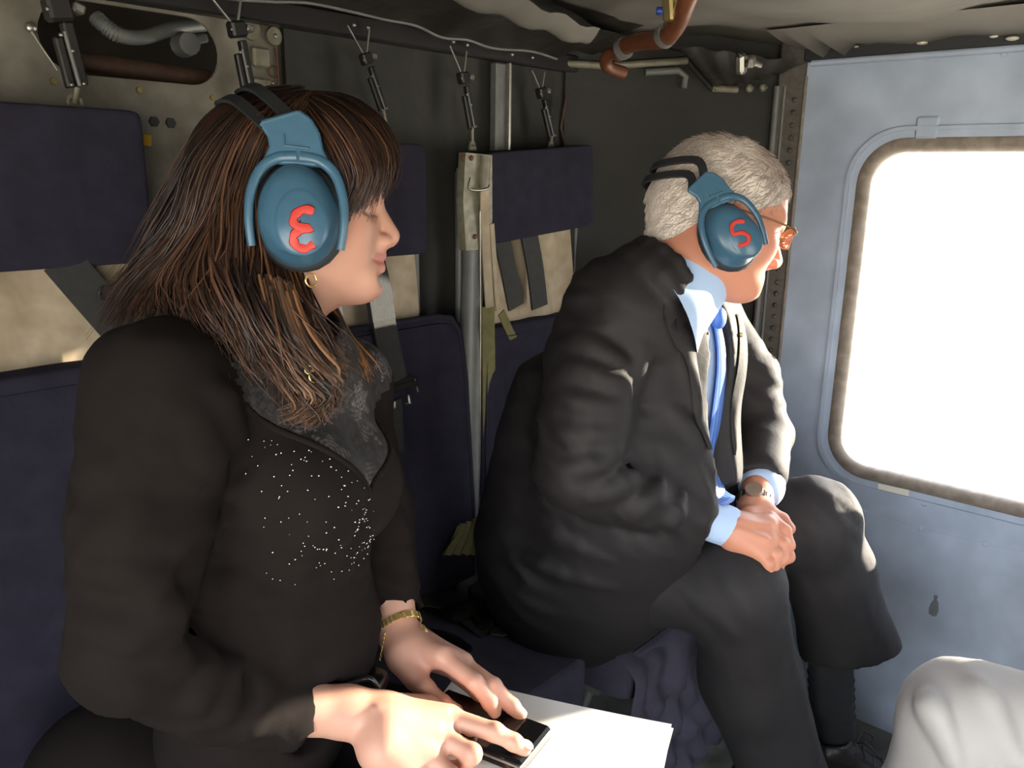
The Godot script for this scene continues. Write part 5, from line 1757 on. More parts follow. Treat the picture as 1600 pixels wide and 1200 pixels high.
func build_man() -> void:
	var who := thing("person", "grey-haired man in a dark suit and blue tie looking out of the window", "person")
	var skin := lin(204, 140, 114)
	var head := man_head_frame()
	var h := {"width": 0.074, "chin": Vector3(0.086, -0.092, 0), "nose": Vector3(0.113, -0.024, 0), "bridge": Vector3(0.09, 0.014, 0), "lips": Vector3(0.089, -0.054, 0), "neck": Vector3(-0.065, -0.15, 0.0), "neck_r": 0.062, "double": 0.03}
	var f := head_field(h)
	var tmp := MB.new()
	var paint := func(p: Vector3, _n: Vector3) -> Color:
		var c := skin
		var q := p - Vector3(0.083, -0.054, 0.0)
		c = c.lerp(lin(176, 100, 90), clampf((1.05 - Vector3(q.x / 0.02, q.y / 0.009, q.z / 0.022).length()) * 4.0, 0.0, 1.0))
		var z := absf(p.z)
		if p.x > 0.062 and z > 0.014 and z < 0.05:
			c = c.lerp(lin(96, 66, 54), clampf(1.0 - absf(p.y + 0.001) / 0.0026, 0.0, 1.0) * 0.8)
			c = c.lerp(lin(150, 126, 108), clampf(1.0 - absf(p.y - 0.027) / 0.005, 0.0, 1.0) * 0.7)
		return c.lerp(lin(222, 128, 106), clampf(1.0 - (p - Vector3(0.09, -0.02, p.z)).length() / 0.04, 0.0, 1.0) * 0.35)
	f.mesh([tmp], paint)
	var body := MB.new()
	place(tmp, head, body)
	var nb := head * Vector3(-0.065, -0.15, 0.0)
	var rs := Vector3(0.5934, 1.0903, 0.4587)
	var ls := Vector3(0.9454, 1.0461, 0.4209)
	var re := Vector3(0.4676, 0.8459, 0.4960)
	var rw := Vector3(0.6851, 0.7298, 0.6526)
	var le := Vector3(0.9484, 0.8127, 0.5754)
	var lw := Vector3(0.7818, 0.7425, 0.6478)
	var chest := Vector3(0.7194, 0.9677, 0.4764)
	var belly := Vector3(0.6784, 0.7670, 0.4758)
	var pelvis := Vector3(0.6629, 0.5593, 0.3516)
	var face := Vector3(0.12, 0.0, 0.99).normalized()
	var flat := func(_p: Vector3, _n: Vector3) -> Color: return skin
	f = Field.new(Vector3(0.4, 0.42, 0.05), Vector3(1.2, 1.3, 0.85), 0.013)
	f.bone(head * Vector3(-0.03, -0.06, 0), nb, 0.055, 0.06, 0.02)
	f.bone(nb, chest, 0.05, 0.09, 0.02, face, 0.7)
	f.chain([chest, belly, pelvis], [0.1, 0.11, 0.11], 0.03, face, 0.7)
	f.chain([nb + Vector3(0, -0.05, 0), rs, re, rw], [0.035, 0.04, 0.035, 0.024], 0.015)
	f.chain([nb + Vector3(0, -0.05, 0), ls, Vector3(0.9835, 0.9115, 0.5150), le, lw], [0.035, 0.04, 0.035, 0.033, 0.024], 0.01)
	f.mesh([body], flat)
	man_hands(body, skin)
	part("body", body, M.skin, who)
	# --- shirt: collar, chest and cuffs
	f = Field.new(Vector3(0.5, 0.55, 0.1), Vector3(1.15, 1.25, 0.85), 0.0075)
	f.bone(nb + Vector3(0, -0.01, 0), chest, 0.075, 0.14, 0.04, face, 0.75)
	f.bone(chest, belly, 0.146, 0.158, 0.05, face, 0.8)
	f.ell(head * Vector3(-0.01, -0.05, 0), Vector3.ONE * 0.075, Basis.IDENTITY, 0.002, true)
	f.bone(re, Vector3(0.6822, 0.7297, 0.6494), 0.04, 0.035, 0.01)
	f.ell(Vector3(0.7085, 0.7136, 0.6773), Vector3.ONE * 0.04, Basis.IDENTITY, 0.002, true)
	f.bone(le, Vector3(0.8319, 0.7557, 0.6369), 0.045, 0.042, 0.01)
	f.ell(Vector3(0.7774, 0.7261, 0.6491), Vector3(0.044, 0.034, 0.044), Basis.IDENTITY, 0.002, true)
	var mb := MB.new()
	f.mesh([mb])
	var shirt := f
	# collar band round the neck, with its points in front
	var axis := (nb - head * Vector3(-0.02, -0.05, 0)).normalized()
	var c0 := Vector3(0.6861, 1.1521, 0.5469)
	var front := Vector3(-0.0173, -0.5341, 0.8452)
	front = (front - axis * front.dot(axis)).normalized()
	var side := axis.cross(front).normalized()
	var crows := [[], [], [], [], [], []]
	for i in 48:
		var a := TAU * i / 48.0
		var d := front * cos(a) + side * sin(a)
		var fr := maxf(0.0, cos(a))
		crows[0].append(c0 + d * 0.068 + axis * 0.012)
		crows[1].append(c0 + d * 0.0715)
		crows[2].append(c0 + d * 0.0745 + axis * 0.0015)
		crows[3].append(c0 + d * 0.081 + axis * (0.022 + 0.014 * fr * fr))
		crows[4].append(c0 + d * 0.088 + axis * (0.045 + 0.03 * fr * fr))
		crows[5].append(c0 + d * 0.102 + axis * (0.075 + 0.03 * fr * fr))
	mb.grid(crows, Vector3.ZERO, Color.WHITE, true)
	part("shirt", mb, M.shirt, who)
	# --- jacket
	f = Field.new(Vector3(0.36, 0.38, 0.02), Vector3(1.22, 1.26, 0.8), 0.0075)
	f.bone(nb + Vector3(-0.01, -0.03, -0.02), chest, 0.1, 0.168, 0.05, face, 0.74)
	f.bone(chest, belly, 0.172, 0.182, 0.06, face, 0.78)
	f.bone(belly, pelvis, 0.182, 0.19, 0.06, face, 0.95)
	f.bone(Vector3(0.6537, 0.8742, 0.3297), Vector3(0.6331, 0.6247, 0.2931), 0.12, 0.13, 0.05)
	f.bone(Vector3(0.71, 1.05, 0.37), Vector3(0.82, 1.06, 0.35), 0.07, 0.07, 0.05)
	f.bone(pelvis, Vector3(0.6636, 0.5704, 0.4412), 0.15, 0.12, 0.04)
	f.bone(nb + Vector3(-0.02, -0.03, -0.02), rs, 0.075, 0.07, 0.03)
	f.bone(nb + Vector3(0, -0.03, -0.01), ls, 0.075, 0.068, 0.03)
	f.bone(rs, Vector3(0.4991, 0.9589, 0.4883), 0.077, 0.07, 0.014)
	f.bone(Vector3(0.4991, 0.9589, 0.4883), re, 0.07, 0.064, 0.006)
	f.bone(re, Vector3(0.5409, 0.8007, 0.5645), 0.064, 0.057, 0.006)
	f.bone(Vector3(0.5409, 0.8007, 0.5645), Vector3(0.6157, 0.7664, 0.6073), 0.056, 0.048, 0.006)
	f.bone(ls, Vector3(0.9835, 0.9115, 0.5150), 0.07, 0.062, 0.03)
	f.bone(Vector3(0.9835, 0.9115, 0.5150), le, 0.06, 0.056, 0.02)
	f.bone(le, Vector3(0.8528, 0.7736, 0.6226), 0.056, 0.05, 0.015)
	for q in man_folds(): f.ridge(q[0], q[1], q[2], 0.014)
	var wz := noise(1.0, 2, 60)
	f.wrinkle(rs, Vector3(0.5004, 0.8690, 0.4698), 0.13, 0.011, Vector3(0.2478, 0.9401, 0.2341), 13.0, 5.0, wz)
	f.wrinkle(Vector3(0.4946, 0.8822, 0.4737), Vector3(0.5944, 0.7730, 0.5809), 0.12, 0.013, Vector3(0.5512, 0.6402, 0.5351), 16.0, 6.0, wz)
	f.wrinkle(Vector3(0.5475, 0.9941, 0.3663), Vector3(0.5274, 0.6520, 0.3502), 0.18, 0.011, Vector3(0.2176, 0.9554, 0.1997), 10.0, 4.0, wz)
	f.wrinkle(Vector3(0.9716, 0.9285, 0.5262), le, 0.1, 0.006, Vector3(0.2176, 0.9554, 0.1997), 18.0, 5.0, wz)
	# front opening, neck opening, sleeve ends
	f.bone(Vector3(0.7086, 1.0790, 0.5769), Vector3(0.6885, 0.9787, 0.6081), 0.036, 0.032, 0.004, Vector3.ZERO, 1.0, true)
	f.bone(Vector3(0.6885, 0.9787, 0.6081), Vector3(0.6770, 0.8665, 0.6379), 0.032, 0.03, 0.004, Vector3.ZERO, 1.0, true)
	f.bone(Vector3(0.6770, 0.8665, 0.6379), Vector3(0.6772, 0.7463, 0.6530), 0.03, 0.036, 0.004, Vector3.ZERO, 1.0, true)
	f.bone(c0 + axis * 0.03, head * Vector3(0.0, -0.02, 0), 0.082, 0.1, 0.004, Vector3.ZERO, 1.0, true)
	# rolled collar of the jacket round the back and sides of the neck
	for i in 12:
		var a0 := PI * (0.36 + 1.28 * i / 12.0)
		var a1 := PI * (0.36 + 1.28 * (i + 1) / 12.0)
		var q0 := c0 + (front * cos(a0) + side * sin(a0)) * 0.09 + axis * (0.024 + 0.024 * maxf(0.0, cos(a0)) + 0.012 * absf(sin(a0)))
		var q1 := c0 + (front * cos(a1) + side * sin(a1)) * 0.09 + axis * (0.024 + 0.024 * maxf(0.0, cos(a1)) + 0.012 * absf(sin(a1)))
		f.bone(q0, q1, 0.009, 0.009, 0.014)
		f.bone(q0 + axis * 0.03, q1 + axis * 0.03, 0.014, 0.014, 0.02)
	f.ell(Vector3(0.7031, 0.7134, 0.6636), Vector3.ONE * 0.085, Basis.IDENTITY, 0.002, true)
	f.ell(Vector3(0.7864, 0.7426, 0.6529), Vector3.ONE * 0.06, Basis.IDENTITY, 0.002, true)
	mb = MB.new()
	f.mesh([mb])
	part("jacket", mb, M.suit, who)
	var jacket := f
	# --- trousers
	f = Field.new(Vector3(0.5, 0.0, 0.1), Vector3(1.34, 0.8, 0.92), 0.009)
	var hr := Vector3(0.64, 0.55, 0.3)
	var hl := Vector3(0.82, 0.55, 0.32)
	var kr := Vector3(0.7008, 0.6186, 0.6662)
	var kl := Vector3(0.9595, 0.6633, 0.6914)
	f.bone(hr, hl, 0.12, 0.12, 0.04)
	f.bone(hr, kr, 0.1, 0.078, 0.03)
	f.bone(hl, kl, 0.1, 0.078, 0.03)
	f.chain([kr, Vector3(0.7834, 0.4002, 0.6717), Vector3(0.8736, 0.1604, 0.7248)], [0.076, 0.088, 0.082], 0.03)
	f.chain([kl, Vector3(1.0210, 0.5452, 0.7047), Vector3(1.0870, 0.3639, 0.7440), Vector3(1.1003, 0.3182, 0.7563), Vector3(1.1155, 0.2604, 0.7721)], [0.076, 0.083, 0.091, 0.09, 0.07], 0.03)
	f.bone(Vector3(0.7337, 0.6929, 0.6902), Vector3(0.6940, 0.6280, 0.7325), 0.01, 0.006, 0.02)
	f.bone(Vector3(0.9569, 0.6933, 0.7236), Vector3(1.0005, 0.4532, 0.7710), 0.008, 0.006, 0.02)
	f.bone(Vector3(0.7079, 0.6232, 0.7344), Vector3(0.8453, 0.2575, 0.7801), 0.008, 0.006, 0.02)
	var wz2 := noise(1.0, 2, 61)
	f.wrinkle(kr, Vector3(0.8736, 0.1604, 0.7248), 0.14, 0.005, Vector3(0.6132, 0.2858, 0.7364), 13.0, 3.0, wz2)
	f.wrinkle(hr, kr, 0.14, 0.006, Vector3(0.5187, 0.7179, 0.4643), 14.0, 4.0, wz2)
	f.wrinkle(hl, kl, 0.14, 0.006, Vector3(0.5187, 0.7179, 0.4643), 14.0, 4.0, wz2)
	f.wrinkle(kl, Vector3(1.0895, 0.3944, 0.7383), 0.14, 0.005, Vector3(0.6132, 0.2858, 0.7364), 13.0, 3.0, wz2)
	f.clip(Vector3(1.0913, 0.3507, 0.7492), Vector3(-0.0382, -0.9471, 0.3185), 0.168)
	mb = MB.new()
	f.mesh([mb])
	part("trousers", mb, M.trousers, who)
	# --- sock and shoe of the far foot, and the near shoe
	mb = MB.new()
	mb.tube(smooth([Vector3(1.0737, 0.3821, 0.7098), Vector3(1.0784, 0.2932, 0.7179), Vector3(1.0936, 0.1964, 0.7254), Vector3(1.16, 0.06, 0.72)], 4), [0.05, 0.046, 0.044, 0.045], 16)
	for i in 5: ring(mb, (Vector3(1.0818, 0.2838, 0.7176)).lerp(Vector3(1.0936, 0.1964, 0.7254), i / 4.0), Vector3.UP, 0.046, 0.002, 18)
	part("sock", mb, M.sock, who)
	for q in [[Vector3(1.0978, 0.1369, 0.7373), Vector3(0.5, 0, 0.86)], [Vector3(0.9, 0.09, 0.66), Vector3(0.35, 0, 0.94)]]:
		man_shoe(who, q[0], q[1])
	# --- tie
	mb = MB.new()
	var mid := smooth([Vector3(0.7129, 1.0670, 0.5708), Vector3(0.7103, 1.0205, 0.5856), Vector3(0.7055, 0.9533, 0.6058), Vector3(0.6997, 0.8810, 0.6269), Vector3(0.6939, 0.8241, 0.6420), Vector3(0.6818, 0.7722, 0.6483)], 4)
	for i in mid.size(): mid[i] = onto(shirt, mid[i], 0.006)
	var wide := face.cross(Vector3.UP).normalized()
	if wide.dot(Vector3(0.6681, 0.0162, 0.7439)) < 0.0: wide = -wide
	var blue := lin(70, 110, 190)
	var pale := lin(104, 142, 214)
	for i in mid.size() - 1:
		var t := i / float(mid.size() - 1)
		var t2 := (i + 1) / float(mid.size() - 1)
		var w1 := lerpf(0.012, 0.034, minf(1.0, t * 1.3)) * (1.0 if t < 0.9 else 0.8)
		var w2 := lerpf(0.012, 0.034, minf(1.0, t2 * 1.3)) * (1.0 if t2 < 0.9 else 0.8)
		for s in 12:
			# narrow woven stripes, each its own strip of the blade
			var a := -1.0 + s / 6.0
			var b := -1.0 + (s + 1) / 6.0
			var bow := func(u: float) -> Vector3: return face * 0.006 * (1.0 - u * u)
			mb.face([mid[i] + wide * w1 * a + bow.call(a), mid[i] + wide * w1 * b + bow.call(b), mid[i + 1] + wide * w2 * b + bow.call(b), mid[i + 1] + wide * w2 * a + bow.call(a)], face, blue if s % 2 == 0 else pale)
		mb.face([mid[i] + wide * w1 - face * 0.003, mid[i] - wide * w1 - face * 0.003, mid[i + 1] - wide * w2 - face * 0.003, mid[i + 1] + wide * w2 - face * 0.003], -face, blue)
	var kn: Vector3 = mid[0] + face * 0.006
	mb.ball(kn, Vector3(0.019, 0.02, 0.014), Basis(wide, Vector3.UP, face), blue, 14, 10)
	part("tie", mb, M.tie, who)
	man_lapels(who, jacket)
	man_hair(who, head)

func onto(f: Field, p: Vector3, lift: float) -> Vector3:
	# the point moved to the field's surface, then lifted off it
	for i in 8: p -= f.grad(p) * clampf(f.at(p), -0.02, 0.02)
	return p + f.grad(p) * lift

func man_lapels(who: Node3D, jacket: Field) -> void:
	for q in [
			[[Vector3(0.5999, 1.1537, 0.5504), Vector3(0.6030, 1.1151, 0.5686), Vector3(0.6224, 1.0692, 0.5846), Vector3(0.6284, 0.9986, 0.6028), Vector3(0.6345, 0.9382, 0.6249), Vector3(0.6378, 0.8774, 0.6441)],
			[Vector3(0.5820, 1.1581, 0.5286), Vector3(0.5642, 1.1023, 0.5532), Vector3(0.5806, 1.0481, 0.5767), Vector3(0.5996, 1.0222, 0.5925), Vector3(0.6104, 0.9412, 0.6154), Vector3(0.6278, 0.8739, 0.6419)]],
			[[Vector3(0.7907, 1.0701, 0.5793), Vector3(0.7523, 1.0223, 0.6010), Vector3(0.7245, 0.9641, 0.6230), Vector3(0.7101, 0.9049, 0.6450), Vector3(0.7069, 0.8519, 0.6538)],
			[Vector3(0.8226, 1.0672, 0.5852), Vector3(0.7974, 1.0168, 0.6072), Vector3(0.7725, 0.9679, 0.6289), Vector3(0.7401, 0.9099, 0.6457), Vector3(0.7131, 0.8483, 0.6544)]]]:
		var mb := MB.new()
		var a := smooth(q[0], 4)
		var b := smooth(q[1], 4)
		var rows := []
		for j in 5:
			var row := []
			for i in mini(a.size(), b.size()):
				var p: Vector3 = a[i].lerp(b[i], j / 4.0)
				row.append(onto(jacket, p, 0.003 + 0.004 * sin(PI * j / 4.0)))
			rows.append(row)
		mb.grid(rows, Vector3(-0.5787, 0.2444, 0.7781))
		var back := []
		for row in rows:
			var r2 := []
			for p in row: r2.append(p - Vector3(-0.7238, 0.2460, 0.6447) * 0.004)
			back.append(r2)
		mb.grid(back, -Vector3(-0.5787, 0.2444, 0.7781))
		part("lapel", mb, M.suit, who)
	var pin := MB.new()
	pin.ball(onto(jacket, Vector3(0.7657, 1.0362, 0.5952), 0.004), Vector3.ONE * 0.004, Basis.IDENTITY, Color.WHITE, 8, 6)
	part("lapel_pin", pin, M.gold, who)

func man_folds() -> Array:
	return [
		[Vector3(0.4598, 1.0647, 0.4736), Vector3(0.5002, 1.0234, 0.5657), 0.013], [Vector3(0.4372, 1.0195, 0.4810), Vector3(0.4996, 0.9844, 0.5799), 0.014], [Vector3(0.4152, 0.9703, 0.4906), Vector3(0.4969, 0.9509, 0.5896), 0.014],
		[Vector3(0.4035, 0.9190, 0.4970), Vector3(0.4948, 0.9212, 0.5986), 0.014], [Vector3(0.4053, 0.8680, 0.5185), Vector3(0.4874, 0.8978, 0.5993), 0.014], [Vector3(0.4344, 0.8230, 0.5529), Vector3(0.5019, 0.8761, 0.6084), 0.013],
		[Vector3(0.4817, 0.7924, 0.5866), Vector3(0.5309, 0.8478, 0.6206), 0.012], [Vector3(0.5413, 0.7746, 0.6137), Vector3(0.5691, 0.8181, 0.6284), 0.009], [Vector3(0.5283, 1.0475, 0.5570), Vector3(0.5291, 0.9721, 0.5867), 0.011],
		[Vector3(0.6090, 1.0166, 0.5663), Vector3(0.6256, 0.9380, 0.6150), 0.009], [Vector3(0.5914, 0.9372, 0.5770), Vector3(0.6253, 0.8788, 0.6372), 0.009],
		[Vector3(0.4698, 0.8025, 0.3522), Vector3(0.5381, 0.7491, 0.4802), 0.012], [Vector3(0.4585, 0.7389, 0.3637), Vector3(0.5522, 0.7079, 0.5118), 0.012], [Vector3(0.4516, 0.6557, 0.3568), Vector3(0.5592, 0.6518, 0.5101), 0.010],
		[Vector3(0.5127, 1.0678, 0.3922), Vector3(0.4958, 0.9144, 0.3698), 0.010]]

func man_hands(body: MB, skin: Color) -> void:
	var paint := func(_p: Vector3, _n: Vector3) -> Color: return skin
	var f := Field.new(Vector3(0.62, 0.58, 0.52), Vector3(0.98, 0.86, 0.84), 0.0036)
	# right hand, on top
	f.bone(Vector3(0.6611, 0.7417, 0.6289), Vector3(0.6915, 0.7258, 0.6614), 0.028, 0.027, 0.01)
	f.bone(Vector3(0.6915, 0.7258, 0.6614), Vector3(0.7298, 0.7287, 0.6955), 0.028, 0.022, 0.015)
	f.bone(Vector3(0.6860, 0.7216, 0.6646), Vector3(0.7075, 0.7121, 0.7078), 0.028, 0.02, 0.015)
	f.bone(Vector3(0.6820, 0.7175, 0.6694), Vector3(0.6900, 0.6998, 0.7083), 0.026, 0.018, 0.015)
	finger(f, [Vector3(0.7465, 0.7354, 0.6962), Vector3(0.7454, 0.7229, 0.7230), Vector3(0.7366, 0.7044, 0.7357), Vector3(0.7290, 0.6897, 0.7327)], [0.0135, 0.0115, 0.0105, 0.0095])
	finger(f, [Vector3(0.7271, 0.7246, 0.7018), Vector3(0.7252, 0.7084, 0.7292), Vector3(0.7167, 0.6879, 0.7351), Vector3(0.7171, 0.6750, 0.7250)], [0.0135, 0.0118, 0.0105, 0.0095])
	finger(f, [Vector3(0.7060, 0.7121, 0.7062), Vector3(0.7035, 0.6974, 0.7291), Vector3(0.7018, 0.6797, 0.7294), Vector3(0.7026, 0.6688, 0.7189)], [0.013, 0.0112, 0.01, 0.009])
	finger(f, [Vector3(0.6871, 0.6997, 0.7052), Vector3(0.6862, 0.6861, 0.7249), Vector3(0.6882, 0.6736, 0.7241), Vector3(0.6901, 0.6658, 0.7138)], [0.0115, 0.01, 0.009, 0.0082])
	finger(f, [Vector3(0.7274, 0.7391, 0.6655), Vector3(0.7639, 0.7402, 0.6829), Vector3(0.7733, 0.7297, 0.7052), Vector3(0.7703, 0.7191, 0.7214)], [0.017, 0.013, 0.0115, 0.010])
	# left wrist and hand beneath
	f.bone(Vector3(0.8082, 0.7573, 0.6408), Vector3(0.7674, 0.7342, 0.6581), 0.029, 0.027, 0.01)
	f.bone(Vector3(0.7674, 0.7342, 0.6581), Vector3(0.7518, 0.6995, 0.6926), 0.03, 0.024, 0.015)
	finger(f, [Vector3(0.7564, 0.7049, 0.6957), Vector3(0.7604, 0.6883, 0.7221), Vector3(0.7514, 0.6769, 0.7318), Vector3(0.7385, 0.6726, 0.7267)], [0.014, 0.0115, 0.0105, 0.0095])
	finger(f, [Vector3(0.7419, 0.6984, 0.6974), Vector3(0.7409, 0.6745, 0.7209), Vector3(0.7264, 0.6643, 0.7240), Vector3(0.7188, 0.6620, 0.7164)], [0.0135, 0.0115, 0.0105, 0.0095])
	# tendons
	f.bone(Vector3(0.6726, 0.7486, 0.6749), Vector3(0.7147, 0.7369, 0.7065), 0.004, 0.005, 0.008)
	f.bone(Vector3(0.6641, 0.7382, 0.6802), Vector3(0.6912, 0.7242, 0.7144), 0.004, 0.005, 0.008)
	f.mesh([body], paint)

func man_shoe(who: Node3D, at: Vector3, dir: Vector3) -> void:
	dir = dir.normalized()
	var side := dir.cross(Vector3.UP).normalized()
	var xf := Transform3D(Basis(dir, Vector3.UP, side), Vector3(at.x, 0.0, at.z))
	var f := Field.new(Vector3(-0.1, -0.005, -0.07), Vector3(0.24, 0.17, 0.07), 0.006)
	f.bone(Vector3(-0.045, 0.045, 0), Vector3(0.06, 0.04, 0), 0.036, 0.042, 0.02)
	f.bone(Vector3(0.06, 0.036, 0), Vector3(0.175, 0.028, 0.0), 0.044, 0.034, 0.02, Vector3.UP, 0.75)
	f.bone(Vector3(-0.03, 0.06, 0), Vector3(-0.01, 0.105, 0), 0.042, 0.046, 0.02)
	f.bone(Vector3(0.02, 0.095, 0), Vector3(0.11, 0.05, 0), 0.034, 0.034, 0.02)
	f.ell(Vector3(-0.012, 0.16, 0), Vector3(0.046, 0.045, 0.038), Basis.IDENTITY, 0.004, true)
	f.plane(Vector3(0, 0.006, 0), Vector3.DOWN)
	var tmp := MB.new()
	f.mesh([tmp])
	var mb := MB.new()
	place(tmp, xf, mb)
	var s := part("shoe", mb, M.leather, who)
	mb = MB.new()
	for i in 4:
		var p := Vector3(0.04 + i * 0.02, 0.125 - i * 0.0105, 0)
		mb.tube([xf * (p + Vector3(0, -0.012, -0.024)), xf * (p + Vector3(0, 0.003, 0)), xf * (p + Vector3(0, -0.012, 0.024))], [0.0028], 6)
	for g in [-1.0, 1.0]:
		mb.tube(smooth([xf * Vector3(0.045, 0.128, 0), xf * Vector3(0.06, 0.142, 0.02 * g), xf * Vector3(0.085, 0.122, 0.034 * g), xf * Vector3(0.06, 0.122, 0.01 * g)], 4), [0.0024], 6)
	part("laces", mb, M.rubber, s)

func man_hair(who: Node3D, head: Transform3D) -> void:
	var rng := RandomNumberGenerator.new()
	rng.seed = 5
	var f := Field.new(Vector3(-0.13, -0.11, -0.1), Vector3(0.11, 0.145, 0.1), 0.005)
	f.ell(Vector3(-0.014, 0.042, 0), Vector3(0.105, 0.0895, 0.0795), Basis.IDENTITY, 0.01)
	f.bone(Vector3(-0.07, 0.0, 0.0), Vector3(-0.068, -0.04, 0.0), 0.052, 0.042, 0.03)
	# open the face, the ears and the neck
	f.ell(Vector3(0.094, -0.01, 0), Vector3(0.05, 0.085, 0.12), Basis(Vector3(0, 0, 1), 0.1), 0.006, true)
	f.ell(Vector3(0.03, -0.06, 0), Vector3(0.08, 0.05, 0.12), Basis(Vector3(0, 0, 1), -0.2), 0.006, true)
	var nz := noise(14.0, 3, 9)
	var white := lin(214, 203, 192)
	var grey := lin(148, 126, 112)
	var tone := func(p: Vector3) -> Color:
		# darker hair on the crown, whiter at the sides and the nape
		var t := clampf(0.75 - (p.y - 0.07) * 7.0 + 0.6 * nz.get_noise_3d(p.x, p.y, p.z), 0.0, 1.0)
		return grey.lerp(white, t)
	var tmp := MB.new()
	var paint := func(p: Vector3, _n: Vector3) -> Color: return tone.call(p)
	f.mesh([tmp], paint)
	var mb := MB.new()
	place(tmp, head, mb)
	for k in 13000:
		var i := rng.randi_range(0, tmp.v.size() - 1)
		var p := tmp.v[i]
		var n := tmp.n[i]
		if p.x > 0.07 and p.y < 0.05: continue
		var flow := Vector3(-0.6, -0.75, 0.0) if p.y < 0.09 else Vector3(0.8, 0.15, 0.3)
		if p.y >= 0.09 and p.x < -0.03: flow = Vector3(-0.9, -0.2, 0.1)
		flow += Vector3(rng.randfn(), rng.randfn(), rng.randfn()) * 0.3
		flow = (flow - n * flow.dot(n)).normalized()
		var l := rng.randf_range(0.008, 0.018)
		var a := p + Vector3(rng.randf() - 0.5, rng.randf() - 0.5, rng.randf() - 0.5) * 0.006 - n * 0.002
		var b := a + flow * l * 0.5 + n * 0.0025
		var c := a + flow * l + n * rng.randf_range(0.001, 0.004)
		var col: Color = tone.call(p) * rng.randf_range(0.8, 1.15)
		mb.tube([head * a, head * b, head * c], [0.0006, 0.0005, 0.0002], 3, col, false)
	part("hair", mb, M.grey_hair, who)

func build_third_person() -> void:
	var who := thing("person", "light grey trousered knee of a person at the bottom right edge", "person")
	var f := Field.new(Vector3(0.3, 0.0, 0.8), Vector3(1.25, 0.8, 1.75), 0.009)
	var k := Vector3(0.6063, 0.5934, 1.0506)
	f.bone(Vector3(0.86, 0.56, 1.5), k, 0.1, 0.076, 0.03)
	f.chain([k, k + Vector3(0.04, -0.2, -0.02), Vector3(k.x + 0.06, 0.04, k.z - 0.03)], [0.074, 0.084, 0.088], 0.03)
	f.bone(k + Vector3(-0.03, 0.06, 0.02), k + Vector3(-0.06, -0.12, -0.01), 0.01, 0.008, 0.02)
	f.chain([k + Vector3(-0.7587, 0.5569, -0.3379) * 0.075, k + Vector3(-0.9882, -0.0993, 0.1171) * 0.08, k + Vector3(-0.5646, -0.7259, 0.3929) * 0.1], [0.006, 0.007, 0.004], 0.012)
	f.chain([k + Vector3(-0.5143, 0.8390, 0.1775) * 0.075, k + Vector3(-0.5007, 0.0334, 0.8650) * 0.085, k + Vector3(-0.0248, -0.6195, 0.7846) * 0.1], [0.005, 0.006, 0.004], 0.012)
	f.ridge(Vector3(0.5191, 0.6704, 0.9853), Vector3(0.4925, 0.5984, 1.0605), 0.009, 0.02)
	f.ridge(Vector3(0.5151, 0.6959, 1.0022), Vector3(0.5051, 0.6102, 1.0702), 0.008, 0.02)
	f.ridge(Vector3(0.5707, 0.6972, 1.0640), Vector3(0.5402, 0.6066, 1.1264), 0.008, 0.02)
	f.bone(k + Vector3(0.02, 0.07, 0.12), k + Vector3(-0.05, 0.02, 0.1), 0.012, 0.008, 0.02)
	f.wrinkle(Vector3(0.86, 0.56, 1.5), k, 0.13, 0.006, Vector3(0.6, 0.3, 0.7), 12.0, 4.0, noise(1.0, 2, 70))
	f.bone(Vector3(0.86, 0.56, 1.5), Vector3(1.08, 0.56, 1.5), 0.12, 0.11, 0.04)
	var mb := MB.new()
	f.mesh([mb])
	part("trousers", mb, M.white_cloth, who)
	man_shoe(who, Vector3(k.x + 0.06, 0, k.z - 0.03), Vector3(0.1, 0, -1))

# ---------------------------------------------------------------- things worn, held and laid
func dome(s: float) -> float:
	# height of the cup over its rim for a share s of its outline
	var pts := [[0.0, 0.0415], [0.3, 0.0405], [0.55, 0.0375], [0.62, 0.0362], [0.64, 0.0345], [0.68, 0.0345], [0.84, 0.0265], [0.94, 0.017], [1.0, 0.006], [1.01, 0.0]]
	for i in pts.size() - 1:
		if s <= pts[i + 1][0]: return lerpf(pts[i][1], pts[i + 1][1], (s - pts[i][0]) / (pts[i + 1][0] - pts[i][0]))
	return 0.0

func cup_outline(a: float, w: float, h: float) -> Vector2:
	# an egg, a little fuller at the foot, leaning forward
	return Vector2(cos(a) * w * (1.0 - 0.07 * sin(a)), sin(a) * h).rotated(0.12)

